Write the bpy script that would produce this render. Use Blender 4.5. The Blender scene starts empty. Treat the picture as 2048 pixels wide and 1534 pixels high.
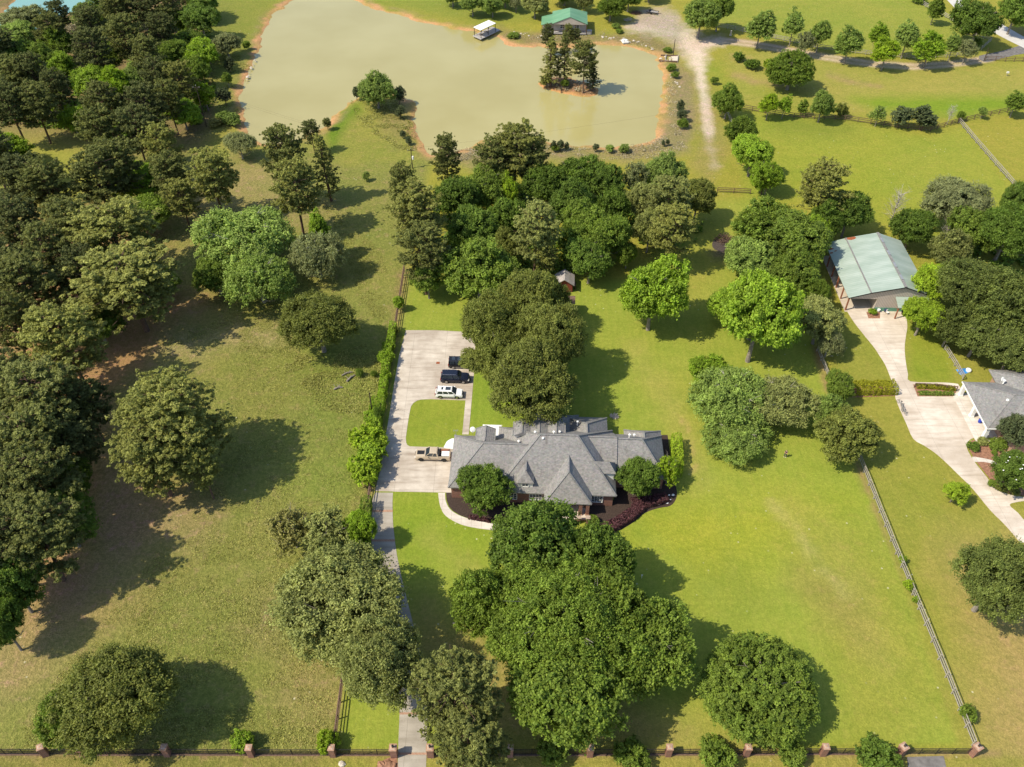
import bpy, bmesh, math, random
import numpy as np
from mathutils import Vector, Matrix

R = math.radians
sc = bpy.context.scene
col = sc.collection

# ---------------------------------------------------------------- camera, sky, sun, exposure
F = 1676.0; PIT = R(43.07); H = 106.0
cam_d = bpy.data.cameras.new('camera'); cam = bpy.data.objects.new('camera', cam_d); col.objects.link(cam)
cam.location = (0, 0, H); cam.rotation_euler = (R(90) - PIT, 0, 0)
cam_d.sensor_fit = 'HORIZONTAL'; cam_d.sensor_width = 36.0; cam_d.lens = 36.0 * F / 2048.0
cam_d.clip_start = 1.0; cam_d.clip_end = 6000.0
sc.camera = cam

SUN_EL, SUN_AZ = 51.0, 20.0          # elevation; shadows fall SUN_AZ degrees left of the +X axis
w = bpy.data.worlds.new('World'); sc.world = w; w.use_nodes = True
nt = w.node_tree; nt.nodes.clear()
sky = nt.nodes.new('ShaderNodeTexSky'); sky.sky_type = 'NISHITA'; sky.sun_disc = False
sky.sun_elevation = R(SUN_EL); sky.sun_rotation = R(-90 - SUN_AZ)
bg = nt.nodes.new('ShaderNodeBackground'); bg.inputs[1].default_value = 0.15
wo = nt.nodes.new('ShaderNodeOutputWorld')
nt.links.new(sky.outputs[0], bg.inputs[0]); nt.links.new(bg.outputs[0], wo.inputs[0])
sd = bpy.data.lights.new('sun', 'SUN'); sun = bpy.data.objects.new('sun', sd); col.objects.link(sun)
sd.energy = 4.4; sd.angle = R(0.6); sd.color = (1.0, 0.90, 0.70)
sun.location = (-100, 0, 150)
dirv = Vector((math.cos(R(SUN_AZ)) * math.cos(R(SUN_EL)), math.sin(R(SUN_AZ)) * math.cos(R(SUN_EL)), -math.sin(R(SUN_EL))))
sun.rotation_euler = dirv.to_track_quat('-Z', 'Y').to_euler()
sc.view_settings.view_transform = 'Standard'; sc.view_settings.look = 'None'
sc.view_settings.exposure = 0.36; sc.view_settings.gamma = 1.0
sc.cycles.max_bounces = 5; sc.cycles.diffuse_bounces = 3; sc.cycles.glossy_bounces = 2
sc.cycles.transmission_bounces = 3; sc.cycles.transparent_max_bounces = 4

# ---------------------------------------------------------------- helpers
_s, _c = math.sin(PIT), math.cos(PIT)
def P(px, py, h=0.0):                 # photograph pixel -> point at height h
    v = (py - 767) / F; Z = (H - h) / (_s + v * _c)
    return Vector(((px - 1024) * Z / F, Z * (_c - v * _s), h))
def Zat(py, h=0.0):
    return (H - h) / (_s + (py - 767) / F * _c)
def to_px(x, y, z=0.0):
    d = z - H; Z = y * _c - d * _s
    return 1024 + F * x / Z, 767 + F * (-d * _c - y * _s) / Z

def tag(o, label=None, cat=None, group=None, kind=None):
    if label: o['label'] = label
    if cat: o['category'] = cat
    if group: o['group'] = group
    if kind: o['kind'] = kind
    return o
def empty(name, loc=(0, 0, 0), rz=0.0):
    o = bpy.data.objects.new(name, None); o.empty_display_size = 0.5
    o.location = loc; o.rotation_euler = (0, 0, rz); col.objects.link(o); return o
def copy_tree(o, parent=None):
    c = o.copy(); col.objects.link(c); c.parent = parent
    for ch in [x for x in list(o.children)]: copy_tree(ch, c)
    return c

class MB:                              # collects shapes, links them as ONE mesh object
    def __init__(s): s.v = []; s.f = []; s.m = []; s.mi = 0
    def add(s, vs, fs):
        n = len(s.v); s.v += [tuple(p) for p in vs]
        for f in fs: s.f.append(tuple(n + i for i in f)); s.m.append(s.mi)
        return s
    def box(s, x0, x1, y0, y1, z0, z1):
        return s.add([(x0,y0,z0),(x1,y0,z0),(x1,y1,z0),(x0,y1,z0),(x0,y0,z1),(x1,y0,z1),(x1,y1,z1),(x0,y1,z1)],
                     [(0,3,2,1),(4,5,6,7),(0,1,5,4),(1,2,6,5),(2,3,7,6),(3,0,4,7)])
    def bar(s, a, b, wd, hg=None, up=(0, 0, 1)):       # box beam between two points
        a = Vector(a); b = Vector(b); d = (b - a).normalized(); up = Vector(up)
        if abs(d.dot(up)) > .98: up = Vector((1, 0, 0))
        sd_ = d.cross(up).normalized(); u = sd_.cross(d).normalized()
        wd /= 2; hg = (hg / 2) if hg else wd
        q = [sd_ * i * wd + u * j * hg for i, j in ((-1,-1),(1,-1),(1,1),(-1,1))]
        return s.add([a + k for k in q] + [b + k for k in q], [(0,1,2,3),(7,6,5,4),(0,4,5,1),(1,5,6,2),(2,6,7,3),(3,7,4,0)])
    def tube(s, pts, rad, n=6, cap=True):
        pts = [Vector(p) for p in pts]; base = len(s.v); rings = []
        for i, p in enumerate(pts):
            d = (pts[min(i + 1, len(pts) - 1)] - pts[max(i - 1, 0)]).normalized()
            up = Vector((0, 0, 1)) if abs(d.z) < .9 else Vector((1, 0, 0))
            a = d.cross(up).normalized(); b = d.cross(a).normalized()
            r = rad[i] if hasattr(rad, '__len__') else rad
            rings.append([tuple(p + (a * math.cos(t) + b * math.sin(t)) * r) for t in [2 * math.pi * k / n for k in range(n)]])
        vs = [q for r_ in rings for q in r_]; fs = []
        for i in range(len(pts) - 1):
            for k in range(n):
                fs.append((i*n+k, i*n+(k+1) % n, (i+1)*n+(k+1) % n, (i+1)*n+k))
        if cap: fs += [tuple(range(n)), tuple(range((len(pts)-1)*n, len(pts)*n))[::-1]]
        return s.add(vs, fs)
    def lathe(s, prof, n=14, c=(0, 0, 0), axis='z'):
        vs = []; m = len(prof)
        for r_, z in prof:
            for k in range(n):
                t = 2 * math.pi * k / n; x, y = r_ * math.cos(t), r_ * math.sin(t)
                vs.append((c[0]+x, c[1]+y, c[2]+z) if axis == 'z' else ((c[0]+x, c[1]+z, c[2]+y)))
        fs = [(i*n+k, i*n+(k+1) % n, (i+1)*n+(k+1) % n, (i+1)*n+k) for i in range(m-1) for k in range(n)]
        fs += [tuple(range(n))[::-1], tuple(range((m-1)*n, m*n))]
        return s.add(vs, fs)
    def slab(s, pts, z0, z1):                          # outline -> prism
        n = len(pts); vs = [(p[0], p[1], z0) for p in pts] + [(p[0], p[1], z1) for p in pts]
        area = sum(pts[i][0]*pts[(i+1) % n][1] - pts[(i+1) % n][0]*pts[i][1] for i in range(n))
        up = tuple(range(n, 2*n)); fs = [up if area > 0 else up[::-1]]
        for i in range(n): fs.append((i, (i+1) % n, n+(i+1) % n, n+i) if area > 0 else (n+i, n+(i+1) % n, (i+1) % n, i))
        return s.add(vs, fs)
    def build(s, name, mats, parent=None, smooth=False, bevel=0):
        me = bpy.data.meshes.new(name); me.from_pydata(s.v, [], s.f)
        if not isinstance(mats, (list, tuple)): mats = [mats]
        for m in mats: me.materials.append(m)
        if len(mats) > 1: me.polygons.foreach_set('material_index', s.m)
        if smooth: me.polygons.foreach_set('use_smooth', [True] * len(me.polygons))
        me.update(); o = bpy.data.objects.new(name, me); col.objects.link(o); o.parent = parent
        if bevel:
            b = o.modifiers.new('bevel', 'BEVEL'); b.width = bevel; b.segments = 2; b.limit_method = 'ANGLE'
        return o

def smooth_px(pts, closed=True, k=4):                 # Catmull-Rom through points
    n = len(pts); out = []
    rng_ = range(n) if closed else range(n - 1)
    for i in rng_:
        g = (lambda j: pts[j % n]) if closed else (lambda j: pts[max(0, min(n - 1, j))])
        p0, p1, p2, p3 = g(i-1), g(i), g(i+1), g(i+2)
        for q in range(k):
            t = q / k
            out.append(tuple(.5*((2*b)+(-a+c)*t+(2*a-5*b+4*c-d)*t*t+(-a+3*b-3*c+d)*t**3) for a, b, c, d in zip(p0, p1, p2, p3)))
    if not closed: out.append(tuple(pts[-1]))
    return out

# ---------------------------------------------------------------- materials
class NT:
    def __init__(s, name):
        s.m = bpy.data.materials.new(name); s.m.use_nodes = True; s.t = s.m.node_tree; s.t.nodes.clear()
        s.out = s.n('OutputMaterial')
    def n(s, ty, **kw):
        nd = s.t.nodes.new('ShaderNode' + ty)
        for k, v in kw.items():
            if k.startswith('i_'):
                key = k[2:]; key = int(key) if key.isdigit() else key.replace('_', ' ')
                nd.inputs[key].default_value = v
            else: setattr(nd, k, v)
        return nd
    def l(s, a, b): s.t.links.new(a, b)
    def noise(s, scale, detail=3, rough=.55, vec=None, out=0):
        n = s.n('TexNoise', i_Scale=scale, i_Detail=detail, i_Roughness=rough)
        if vec is not None: s.l(vec, n.inputs['Vector'])
        return n.outputs[out]
    def ramp(s, fac, a, b, ca=(0, 0, 0, 1), cb=(1, 1, 1, 1)):
        r = s.n('ValToRGB'); e = r.color_ramp.elements; e[0].position = a; e[1].position = b
        e[0].color = ca; e[1].color = cb; s.l(fac, r.inputs[0]); return r.outputs[0]
    def mix(s, fac, a, b, mode='MIX'):
        m = s.n('Mix', data_type='RGBA', blend_type=mode)
        for sock, v in ((0, fac), (6, a), (7, b)):
            if hasattr(v, 'is_linked'): s.l(v, m.inputs[sock])
            else: m.inputs[sock].default_value = v if sock == 0 else (tuple(v) + (1,))[:4]
        return m.outputs[2]
    def math(s, op, a, b=0.0):
        m = s.n('Math', operation=op)
        for i, v in ((0, a), (1, b)):
            if hasattr(v, 'is_linked'): s.l(v, m.inputs[i])
            else: m.inputs[i].default_value = v
        return m.outputs[0]
    def bump(s, h, strength=.3, dist=.1):
        b = s.n('Bump', i_Strength=strength, i_Distance=dist); s.l(h, b.inputs['Height']); return b.outputs[0]
    def bsdf(s, color, rough=.8, metal=0.0, spec=.3, normal=None, **kw):
        b = s.n('BsdfPrincipled', i_Roughness=rough, i_Metallic=metal)
        b.inputs['Specular IOR Level'].default_value = spec
        if hasattr(color, 'is_linked'): s.l(color, b.inputs[0])
        else: b.inputs[0].default_value = tuple(color) + (1,)
        if normal is not None: s.l(normal, b.inputs['Normal'])
        for k, v in kw.items(): b.inputs[k.replace('_', ' ')].default_value = v
        s.l(b.outputs[0], s.out.inputs[0]); return b
    @property
    def obj(s):
        if not hasattr(s, '_tc'): s._tc = s.n('TexCoord')
        return s._tc.outputs['Object']

def simple(name, c, rough=.7, metal=0.0, var=.18, scale=2.0, spec=.3, **kw):
    t = NT(name); f = t.noise(scale, 4, vec=t.obj)
    d = tuple(x * (1 - var) for x in c); e = tuple(min(1, x * (1 + var)) for x in c)
    t.bsdf(t.mix(t.ramp(f, .3, .7), d, e), rough, metal, spec, **kw); return t.m

M = {}
M['brick'] = None
def brick(name, c1, c2, mortar, sc_=1.0):
    t = NT(name); tc = t.obj; sep = t.n('SeparateXYZ'); t.l(tc, sep.inputs[0])
    cmb = t.n('CombineXYZ'); t.l(t.math('ADD', sep.outputs[0], sep.outputs[1]), cmb.inputs[0]); t.l(sep.outputs[2], cmb.inputs[1])
    b = t.n('TexBrick', i_Scale=1.0); b.inputs['Brick Width'].default_value = .42*sc_; b.inputs['Row Height'].default_value = .15*sc_
    b.inputs['Mortar Size'].default_value = .018; b.inputs['Color1'].default_value = c1+(1,); b.inputs['Color2'].default_value = c2+(1,); b.inputs['Mortar'].default_value = mortar+(1,)
    t.l(cmb.outputs[0], b.inputs['Vector'])
    cl = t.mix(t.math('MULTIPLY', t.noise(1.2, 4, vec=tc), .5), b.outputs[0], (.10, .05, .04))
    t.bsdf(cl, .85, normal=t.bump(b.outputs[1], -.3, .02)); return t.m
M['brick'] = brick('brick', (.34, .13, .085), (.22, .085, .06), (.35, .28, .23))
M['tan_brick'] = brick('tan_brick', (.50, .30, .20), (.42, .25, .17), (.5, .4, .32))

def shingle(name, a, b, stain):
    t = NT(name); tc = t.obj
    n1 = t.noise(3.0, 5, .7, vec=tc); n2 = t.noise(.35, 3, vec=tc)
    mp = t.n('Mapping'); mp.inputs['Scale'].default_value = (3.2, 3.2, 7.0); t.l(tc, mp.inputs[0])
    v = t.n('TexVoronoi', i_Scale=1.0); t.l(mp.outputs[0], v.inputs['Vector'])
    c = t.mix(t.ramp(n1, .3, .7), a, b)
    c = t.mix(.26, c, v.outputs['Color'], 'SOFT_LIGHT'); c = t.mix(1.0, c, (1.0, .975, .93), 'MULTIPLY')
    hs = t.n('HueSaturation', i_Saturation=.22); t.l(c, hs.inputs['Color'])
    mp2 = t.n('Mapping'); mp2.inputs['Scale'].default_value = (1.6, .25, .25); t.l(tc, mp2.inputs[0])
    st = t.math('MULTIPLY', t.ramp(t.noise(1.0, 4, vec=mp2.outputs[0]), .52, .75), t.ramp(n2, .4, .65))
    c = t.mix(t.math('MULTIPLY', st, .55), hs.outputs[0], stain)
    wv = t.n('TexWave', i_Scale=2.2, wave_type='BANDS', bands_direction='Z'); t.l(tc, wv.inputs[0])
    t.bsdf(c, .9, spec=.2, normal=t.bump(t.math('ADD', t.math('MULTIPLY', wv.outputs[1], .4), n1), .5, .05)); return t.m
M['shingle'] = shingle('asphalt_shingle', (.182, .158, .146), (.270, .243, .228), (.09, .075, .07))
M['shingle_warm'] = shingle('dark_shingle', (.17, .16, .155), (.25, .235, .23), (.08, .07, .065))

def concrete(name, a, b, stain, joint=6.4):
    t = NT(name); tc = t.obj
    n1 = t.noise(.55, 6, .62, vec=tc); n2 = t.noise(.12, 4, vec=tc); n3 = t.noise(9, 3, vec=tc)
    c = t.mix(t.ramp(n1, .36, .66), a, b)
    mp = t.n('Mapping'); mp.inputs['Scale'].default_value = (.15, 1.0, 1); t.l(tc, mp.inputs[0])
    c = t.mix(t.math('MULTIPLY', t.ramp(t.noise(1.1, 5, .6, vec=mp.outputs[0]), .47, .74), .75), c, stain)
    c = t.mix(t.math('MULTIPLY', t.ramp(n2, .42, .62), .5), c, stain); c = t.mix(t.math('MULTIPLY', t.ramp(t.noise(2.2, 6, .75, vec=tc), .5, .72), .38), c, tuple(q*.8 for q in stain))
    c = t.mix(.12, c, n3, 'OVERLAY')
    br = t.n('TexBrick', i_Scale=1.0); br.offset = 0.0
    br.inputs['Brick Width'].default_value = joint; br.inputs['Row Height'].default_value = joint*1.25
    br.inputs['Mortar Size'].default_value = .03; br.inputs['Mortar Smooth'].default_value = .3
    t.l(tc, br.inputs['Vector'])
    c = t.mix(t.math('MULTIPLY', br.outputs['Fac'], .42), c, tuple(x*.4 for x in stain))
    t.bsdf(c, .88, spec=.2, normal=t.bump(n3, .15, .02)); return t.m
M['concrete'] = concrete('drive_concrete', (.48, .425, .36), (.62, .56, .485), (.27, .215, .17))
M['concrete_light'] = concrete('pale_concrete', (.58, .505, .425), (.70, .63, .55), (.38, .31, .24), 5.2)
M['old_drive'] = concrete('weathered_drive', (.35, .32, .275), (.44, .40, .345), (.24, .21, .17), 4.5)
M['walk'] = concrete('walk_concrete', (.60, .55, .50), (.74, .70, .65), (.42, .36, .30), 1.6)
M['asphalt'] = simple('grey_asphalt', (.16, .15, .145), .9, var=.3, scale=1.2)
M['road'] = simple('pale_road', (.52, .50, .48), .9, var=.1, scale=.4)
M['mulch'] = simple('dark_mulch', (.050, .034, .028), .95, var=.6, scale=7)
M['red_mulch'] = simple('red_mulch', (.27, .14, .09), .95, var=.35, scale=3)
M['white'] = simple('white_paint', (.80, .80, .78), .5, var=.05)
M['trim'] = simple('trim_paint', (.70, .68, .64), .5, var=.08)
M['cream'] = simple('cream_stucco', (.66, .55, .43), .85, var=.1)
M['glass'] = simple('dark_glass', (.03, .04, .05), .06, var=.3, spec=.9)
M['black'] = simple('black_metal', (.02, .02, .022), .5, var=.3, scale=5)
M['tyre'] = simple('tyre_rubber', (.02, .02, .02), .8)
M['alloy'] = simple('alloy', (.45, .45, .46), .3, .8)
M['grey_metal'] = simple('galvanised_metal', (.40, .41, .42), .45, .5)
M['wood_grey'] = simple('weathered_fence_wood', (.34, .31, .27), .9, var=.3, scale=6)
M['wood_brown'] = simple('old_brown_wood', (.15, .095, .07), .9, var=.4, scale=5)
M['wood_red'] = simple('red_stained_post', (.30, .12, .07), .8, var=.3, scale=5)
M['wood_dark'] = simple('tarred_pole_wood', (.06, .045, .035), .9, var=.3, scale=5)
M['deck'] = simple('deck_boards', (.36, .34, .33), .9, var=.25, scale=5)
M['dirt'] = simple('bare_dirt', (.36, .24, .15), .95, var=.25, scale=2)
M['rock'] = simple('pale_rock', (.52, .46, .38), .9, var=.25, scale=4)
M['brown_rock'] = simple('brown_rock', (.30, .16, .10), .9, var=.3, scale=3)
M['ash'] = simple('burnt_ash', (.07, .055, .05), .95, var=.5, scale=4)
M['blue'] = simple('blue_tarp', (.05, .25, .62), .5, var=.2, scale=4)
M['royal'] = simple('blue_plastic', (.03, .06, .42), .4)
M['skin'] = simple('skin', (.50, .29, .20), .6)
M['dark_cloth'] = simple('dark_cloth', (.045, .04, .055), .9)
M['navy_cloth'] = simple('navy_cloth', (.035, .04, .11), .9)
M['hair'] = simple('dark_hair', (.03, .02, .015), .7)
M['shed_red'] = simple('dark_red_boards', (.20, .045, .03), .85, var=.25, scale=4)
M['shed_roof'] = shingle('brown_shingle', (.30, .19, .155), (.42, .29, .25), (.12, .09, .08))

def ribbed(name, base, alt, stain, scale, axis='X', rough=.45, amt=.35, prof=None):
    t = NT(name); tc = t.obj
    wv = t.n('TexWave', i_Scale=scale, wave_type='BANDS', bands_direction=axis, wave_profile='SIN'); t.l(tc, wv.inputs[0])
    mp = t.n('Mapping'); mp.inputs['Scale'].default_value = (.5, .12, .5) if axis == 'X' else (.12, .5, .5); t.l(tc, mp.inputs[0])
    c = t.mix(t.ramp(t.noise(1.0, 4, vec=mp.outputs[0]), .35, .7), base, alt)
    c = t.mix(t.math('MULTIPLY', t.ramp(wv.outputs[1], .0, .25, (1, 1, 1, 1), (0, 0, 0, 1)), amt), c, stain)
    t.bsdf(c, rough, .15, .4, normal=t.bump(wv.outputs[1], .4, .04)); return t.m
M['metal_roof'] = ribbed('pale_green_metal_roof', (.31, .39, .33), (.44, .51, .455), (.23, .30, .25), .55, 'Y')
M['metal_roof2'] = ribbed('green_metal_roof', (.13, .30, .16), (.20, .37, .21), (.07, .26, .16), .6, 'Y')
M['siding'] = ribbed('ribbed_tan_siding', (.50, .44, .39), (.56, .50, .45), (.20, .17, .15), 1.0, 'X', .6, .8)
M['green_trim'] = simple('green_trim', (.12, .28, .20), .5)
M['rust'] = simple('rust', (.26, .08, .035), .9, var=.4, scale=6)

# foliage: a leaf carries 'tint' (brightness, hue); each tree also varies a little as a whole
def foliage(name, dark, light, sat=1.0, trans=.36):
    t = NT(name); a = t.n('Attribute', attribute_name='tint'); sep = t.n('SeparateColor'); t.l(a.outputs['Color'], sep.inputs[0])
    oi = t.n('ObjectInfo')
    c = t.mix(sep.outputs[1], dark, light)
    br = t.math('MULTIPLY', t.math('ADD', t.math('MULTIPLY', sep.outputs[0], .95), .5), t.math('ADD', t.math('MULTIPLY', oi.outputs['Random'], .26), .87))
    vm = t.n('VectorMath', operation='SCALE'); t.l(c, vm.inputs[0]); t.l(br, vm.inputs[3])
    p = t.n('BsdfPrincipled', i_Roughness=.62); p.inputs['Specular IOR Level'].default_value = .25; t.l(vm.outputs[0], p.inputs[0])
    tr = t.n('BsdfTranslucent'); hs = t.n('HueSaturation', i_Saturation=1.1, i_Value=1.25); t.l(vm.outputs[0], hs.inputs['Color']); t.l(hs.outputs[0], tr.inputs[0])
    mx = t.n('MixShader'); mx.inputs[0].default_value = trans; t.l(p.outputs[0], mx.inputs[1]); t.l(tr.outputs[0], mx.inputs[2])
    t.l(mx.outputs[0], t.out.inputs[0]); return t.m
L = dict(
    pine=foliage('pine_needles', (.085, .106, .028), (.245, .262, .070), trans=.28),
    pinelight=foliage('light_pine_needles', (.135, .155, .036), (.365, .375, .095), trans=.3),
    pinedark=foliage('dark_pine_needles', (.064, .082, .025), (.175, .195, .056), trans=.22),
    oak=foliage('oak_leaves', (.115, .142, .028), (.285, .312, .068)),
    lush=foliage('lush_leaves', (.100, .165, .020), (.255, .34, .050)),
    deep=foliage('deep_green_leaves', (.076, .138, .018), (.20, .29, .044)),
    bright=foliage('bright_leaves', (.17, .27, .022), (.34, .48, .045)),
    lime=foliage('lime_leaves', (.20, .30, .018), (.39, .52, .040)),
    olive=foliage('olive_leaves', (.165, .19, .055), (.39, .42, .13)),
    grey=foliage('grey_green_leaves', (.16, .185, .075), (.35, .38, .16)),
    soft=foliage('soft_green_leaves', (.15, .225, .045), (.33, .43, .095)),
    cedar=foliage('cedar_sprays', (.045, .068, .028), (.12, .145, .055), trans=.12),
    dry=foliage('dry_twigs', (.30, .26, .16), (.52, .47, .33), trans=.2),
    dark=foliage('dark_oak_leaves', (.078, .108, .024), (.22, .265, .062)),
    pasture=foliage('pasture_grass', (.26, .28, .065), (.46, .44, .14), trans=.3),
    purple=foliage('purple_leaves', (.060, .022, .028), (.13, .055, .060), trans=.15),
    gold=foliage('yellow_green_hedge', (.22, .24, .012), (.42, .42, .03)),
    scrub=foliage('scrub_grass', (.20, .21, .050), (.42, .39, .13), trans=.25),
)
M['bark_pine'] = simple('pine_bark', (.13, .082, .060), .95, var=.4, scale=4)
M['bark'] = simple('grey_bark', (.24, .21, .18), .95, var=.35, scale=4)
M['bark_pale'] = simple('pale_bark', (.36, .33, .28), .95, var=.25, scale=4)
# ---------------------------------------------------------------- terrain
def inside(x, y, poly):
    c = np.zeros(x.shape, bool); n = len(poly)
    for i in range(n):
        x1, y1 = poly[i]; x2, y2 = poly[(i+1) % n]
        if y1 == y2: continue
        k = ((y1 > y) != (y2 > y)) & (x < (x2-x1)*(y-y1)/(y2-y1)+x1); c ^= k
    return c
def dist(x, y, poly, closed=True):
    d = np.full(x.shape, 1e9); n = len(poly)
    for i in range(n if closed else n-1):
        x1, y1 = poly[i]; x2, y2 = poly[(i+1) % n]; dx, dy = x2-x1, y2-y1
        t = np.clip(((x-x1)*dx+(y-y1)*dy)/max(dx*dx+dy*dy, 1e-9), 0, 1)
        d = np.minimum(d, np.hypot(x-x1-t*dx, y-y1-t*dy))
    return d
def sdist(x, y, poly):                 # positive inside
    d = dist(x, y, poly); return np.where(inside(x, y, poly), d, -d)
def ground_pts(px): return [tuple(P(a, b)[:2]) for a, b in px]

POND = [(640,-22),(600,-10),(566,14),(541,34),(530,60),(521,90),(509,115),(496,145),(487,170),(483,200),(485,235),(495,258),(510,275),(533,283),
 (560,284),(585,279),(612,268),(639,255),(660,234),(680,214),(697,199),(716,190),(745,184),(775,181),(797,185),(814,195),(826,212),(827,232),(834,260),(844,282),
 (855,302),(875,309),(900,304),(926,295),(947,286),(966,278),(1000,274),(1050,276),(1090,281),(1124,286),(1165,290),(1213,290),(1261,286),(1295,278),(1312,263),
 (1319,239),(1322,205),(1326,171),(1325,147),(1316,130),(1314,116),(1302,104),(1275,96),(1240,90),(1206,88),(1170,90),(1130,93),(1090,92),(1056,90),(1022,87),
 (1005,79),(994,70),(970,64),(947,61),(919,57),(885,51),(851,43),(817,32),(783,24),(748,14),(715,1),(690,-14)]
ISLE = [(1076,163),(1082,171),(1100,178),(1122,184),(1150,188),(1178,190),(1194,188),(1199,181),(1188,168),(1162,158),(1122,150),(1090,153)]
POND2 = [(-40,75),(-10,45),(20,12),(34,-10),(40,-40),(220,-40),(200,-4),(170,12),(120,30),(60,62),(10,78)]
g_pond = ground_pts(smooth_px(POND, k=3)); g_isle = ground_pts(smooth_px(ISLE, k=3)); g_pond2 = ground_pts(smooth_px(POND2, k=2))

def axis_vals(a, b, step, far):
    core = list(np.arange(a, b + step * .5, step)); d = step; lo, hi = [a], [core[-1]]
    while hi[-1] < far: d *= 1.35; hi.append(hi[-1] + d)
    d = step
    while lo[-1] > -far: d *= 1.35; lo.append(lo[-1] - d)
    return np.array(lo[:0:-1] + core + hi[1:])
xs = axis_vals(-190, 190, .8, 2500); ys = axis_vals(38, 322, .8, 3000)
X, Y = np.meshgrid(xs, ys); nx, ny = len(xs), len(ys)
x, y = X.ravel(), Y.ravel()
rs = np.random.RandomState(5)
def vnoise(x, y, s, seed):             # cheap value noise on the ground
    r = np.random.RandomState(seed); g = r.rand(97, 97); u, v = x / s + 500, y / s + 500
    i, j = np.floor(u).astype(int), np.floor(v).astype(int); fu, fv = u - i, v - j
    fu = fu*fu*(3-2*fu); fv = fv*fv*(3-2*fv)
    a = lambda p, q: g[(i+p) % 97, (j+q) % 97]
    return (a(0,0)*(1-fu)+a(1,0)*fu)*(1-fv)+(a(0,1)*(1-fu)+a(1,1)*fu)*fv
def near_box(poly, m=14):
    a = np.array(poly); return (x > a[:,0].min()-m) & (x < a[:,0].max()+m) & (y > a[:,1].min()-m) & (y < a[:,1].max()+m)
sd_w = np.full(x.shape, -50.0)
for poly in (g_pond, g_pond2):
    k = near_box(poly); sd_w[k] = np.maximum(sd_w[k], sdist(x[k], y[k], poly))
k = near_box(g_isle); sd_w[k] = np.minimum(sd_w[k], -sdist(x[k], y[k], g_isle))
isle_in = np.zeros(x.shape, bool); isle_in[k] = sdist(x[k], y[k], g_isle) > 0
sd_n = sd_w + (vnoise(x, y, 2.2, 3) - .5) * 1.8 + (vnoise(x, y, 7, 33) - .5) * 1.6
zz = np.interp(sd_n, [-3.2, -1.0, 0, 4], [0, -.22, -.5, -2.4])
zz = np.where(isle_in, np.interp(-sd_n, [0, 3.5], [-.5, .55]), zz)
amp = np.clip(np.hypot(x, y - 160) / 400 - .6, 0, 1)
zz = zz + amp * (vnoise(x, y, 90, 8) - .5) * 3

ok = y > 5
PX, PY = np.full(x.shape, -1e6), np.full(x.shape, -1e6)
Zc = y * _c + H * _s
PX[ok] = 1024 + F * x[ok] / Zc[ok]; PY[ok] = 767 + F * (H * _c - y[ok] * _s) / Zc[ok]
C = np.zeros((x.size, 3)); C[:] = (.28, .28, .046); RG = np.full(x.size, .45)   # colour, roughness of the sward
def paint(mask, c, rg=None):
    global C, RG
    m = np.clip(mask, 0, 1)[:, None]; C = C * (1-m) + np.array(c) * m
    if rg is not None: RG = RG * (1-m[:, 0]) + rg * m[:, 0]
def zone(pts, c, soft=12, rg=None, amt=1.0, n=0, ns=6, seed=1, k=0):
    pts = smooth_px(pts, k=k) if k else pts; a = np.array(pts); m = np.zeros(x.size)
    b = (PX > a[:,0].min()-soft*2) & (PX < a[:,0].max()+soft*2) & (PY > a[:,1].min()-soft*2) & (PY < a[:,1].max()+soft*2)
    d = sdist(PX[b], PY[b], pts)
    if n: d = d + (vnoise(x[b], y[b], ns, seed) - .5) * n + (vnoise(x[b], y[b], ns / 3, seed + 40) - .5) * n * .6
    m[b] = np.clip(d / soft * .5 + .5, 0, 1) * amt; paint(m, c, rg)
def line(pts, wpx, c, soft=4, amt=1.0, n=0, ns=3, seed=2, rg=None):
    a = np.array(pts); m = np.zeros(x.size); b = (PX > a[:,0].min()-60) & (PX < a[:,0].max()+60) & (PY > a[:,1].min()-60) & (PY < a[:,1].max()+60)
    d = wpx - dist(PX[b], PY[b], pts, False)
    if n: d = d + (vnoise(x[b], y[b], ns, seed) - .5) * n + (vnoise(x[b], y[b], ns/3, seed+9) - .5) * n * .7
    m[b] = np.clip(d / soft * .5 + .5, 0, 1) * amt; paint(m, c, rg)
LAWN, ROUGH, DRY, DUFF, FIELD = (.242, .298, .046), (.268, .285, .076), (.37, .30, .135), (.40, .235, .125), (.24, .275, .050)
SAT = (.195, .275, .034)
# rough pasture on the west, with dry and needle-covered ground under the pines
zone([(-900,300),(560,300),(700,250),(860,320),(812,545),(791,657),(745,985),(671,1500),(640,1700),(-900,1700)], ROUGH, 10, .95)
zone([(-900,240),(120,250),(200,330),(120,470),(0,360),(-900,400)], (.27, .28, .055), 10, .3)
zone([(560,560),(720,640),(800,690),(770,900),(700,1000),(610,960),(560,760)], (.235, .275, .06), 60, .9, .8, 40, 9, 4)
zone([(330,640),(560,620),(620,760),(520,900),(420,760)], (.27, .275, .07), 40, .9, .6, 30, 9, 5)
zone([(-900,460),(300,440),(420,640),(330,700),(260,760),(200,900),(330,960),(430,1010),(250,1250),(60,1300),(-900,1500)], DUFF, 60, .7, .85, 60, 6, 6)
zone([(200,930),(420,1010),(340,1120),(240,1230),(150,1330),(60,1380),(-60,1420),(-60,1250),(100,1150)], DRY, 60, .9, .8, 50, 8, 7)
zone([(330,1050),(620,1100),(640,1350),(500,1500),(60,1500),(80,1380),(260,1200)], (.262, .285, .075), 60, 1.0, .7, 40, 10, 8)
zone([(350,380),(480,300),(560,350),(660,430),(640,470),(480,430),(380,470)], DRY, 40, .8, .75, 40, 7, 9)
zone([(-900,-400),(430,-100),(470,100),(450,240),(400,300),(250,300),(100,270),(-900,260)], (.22, .17, .085), 30, .8, .9)
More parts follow.
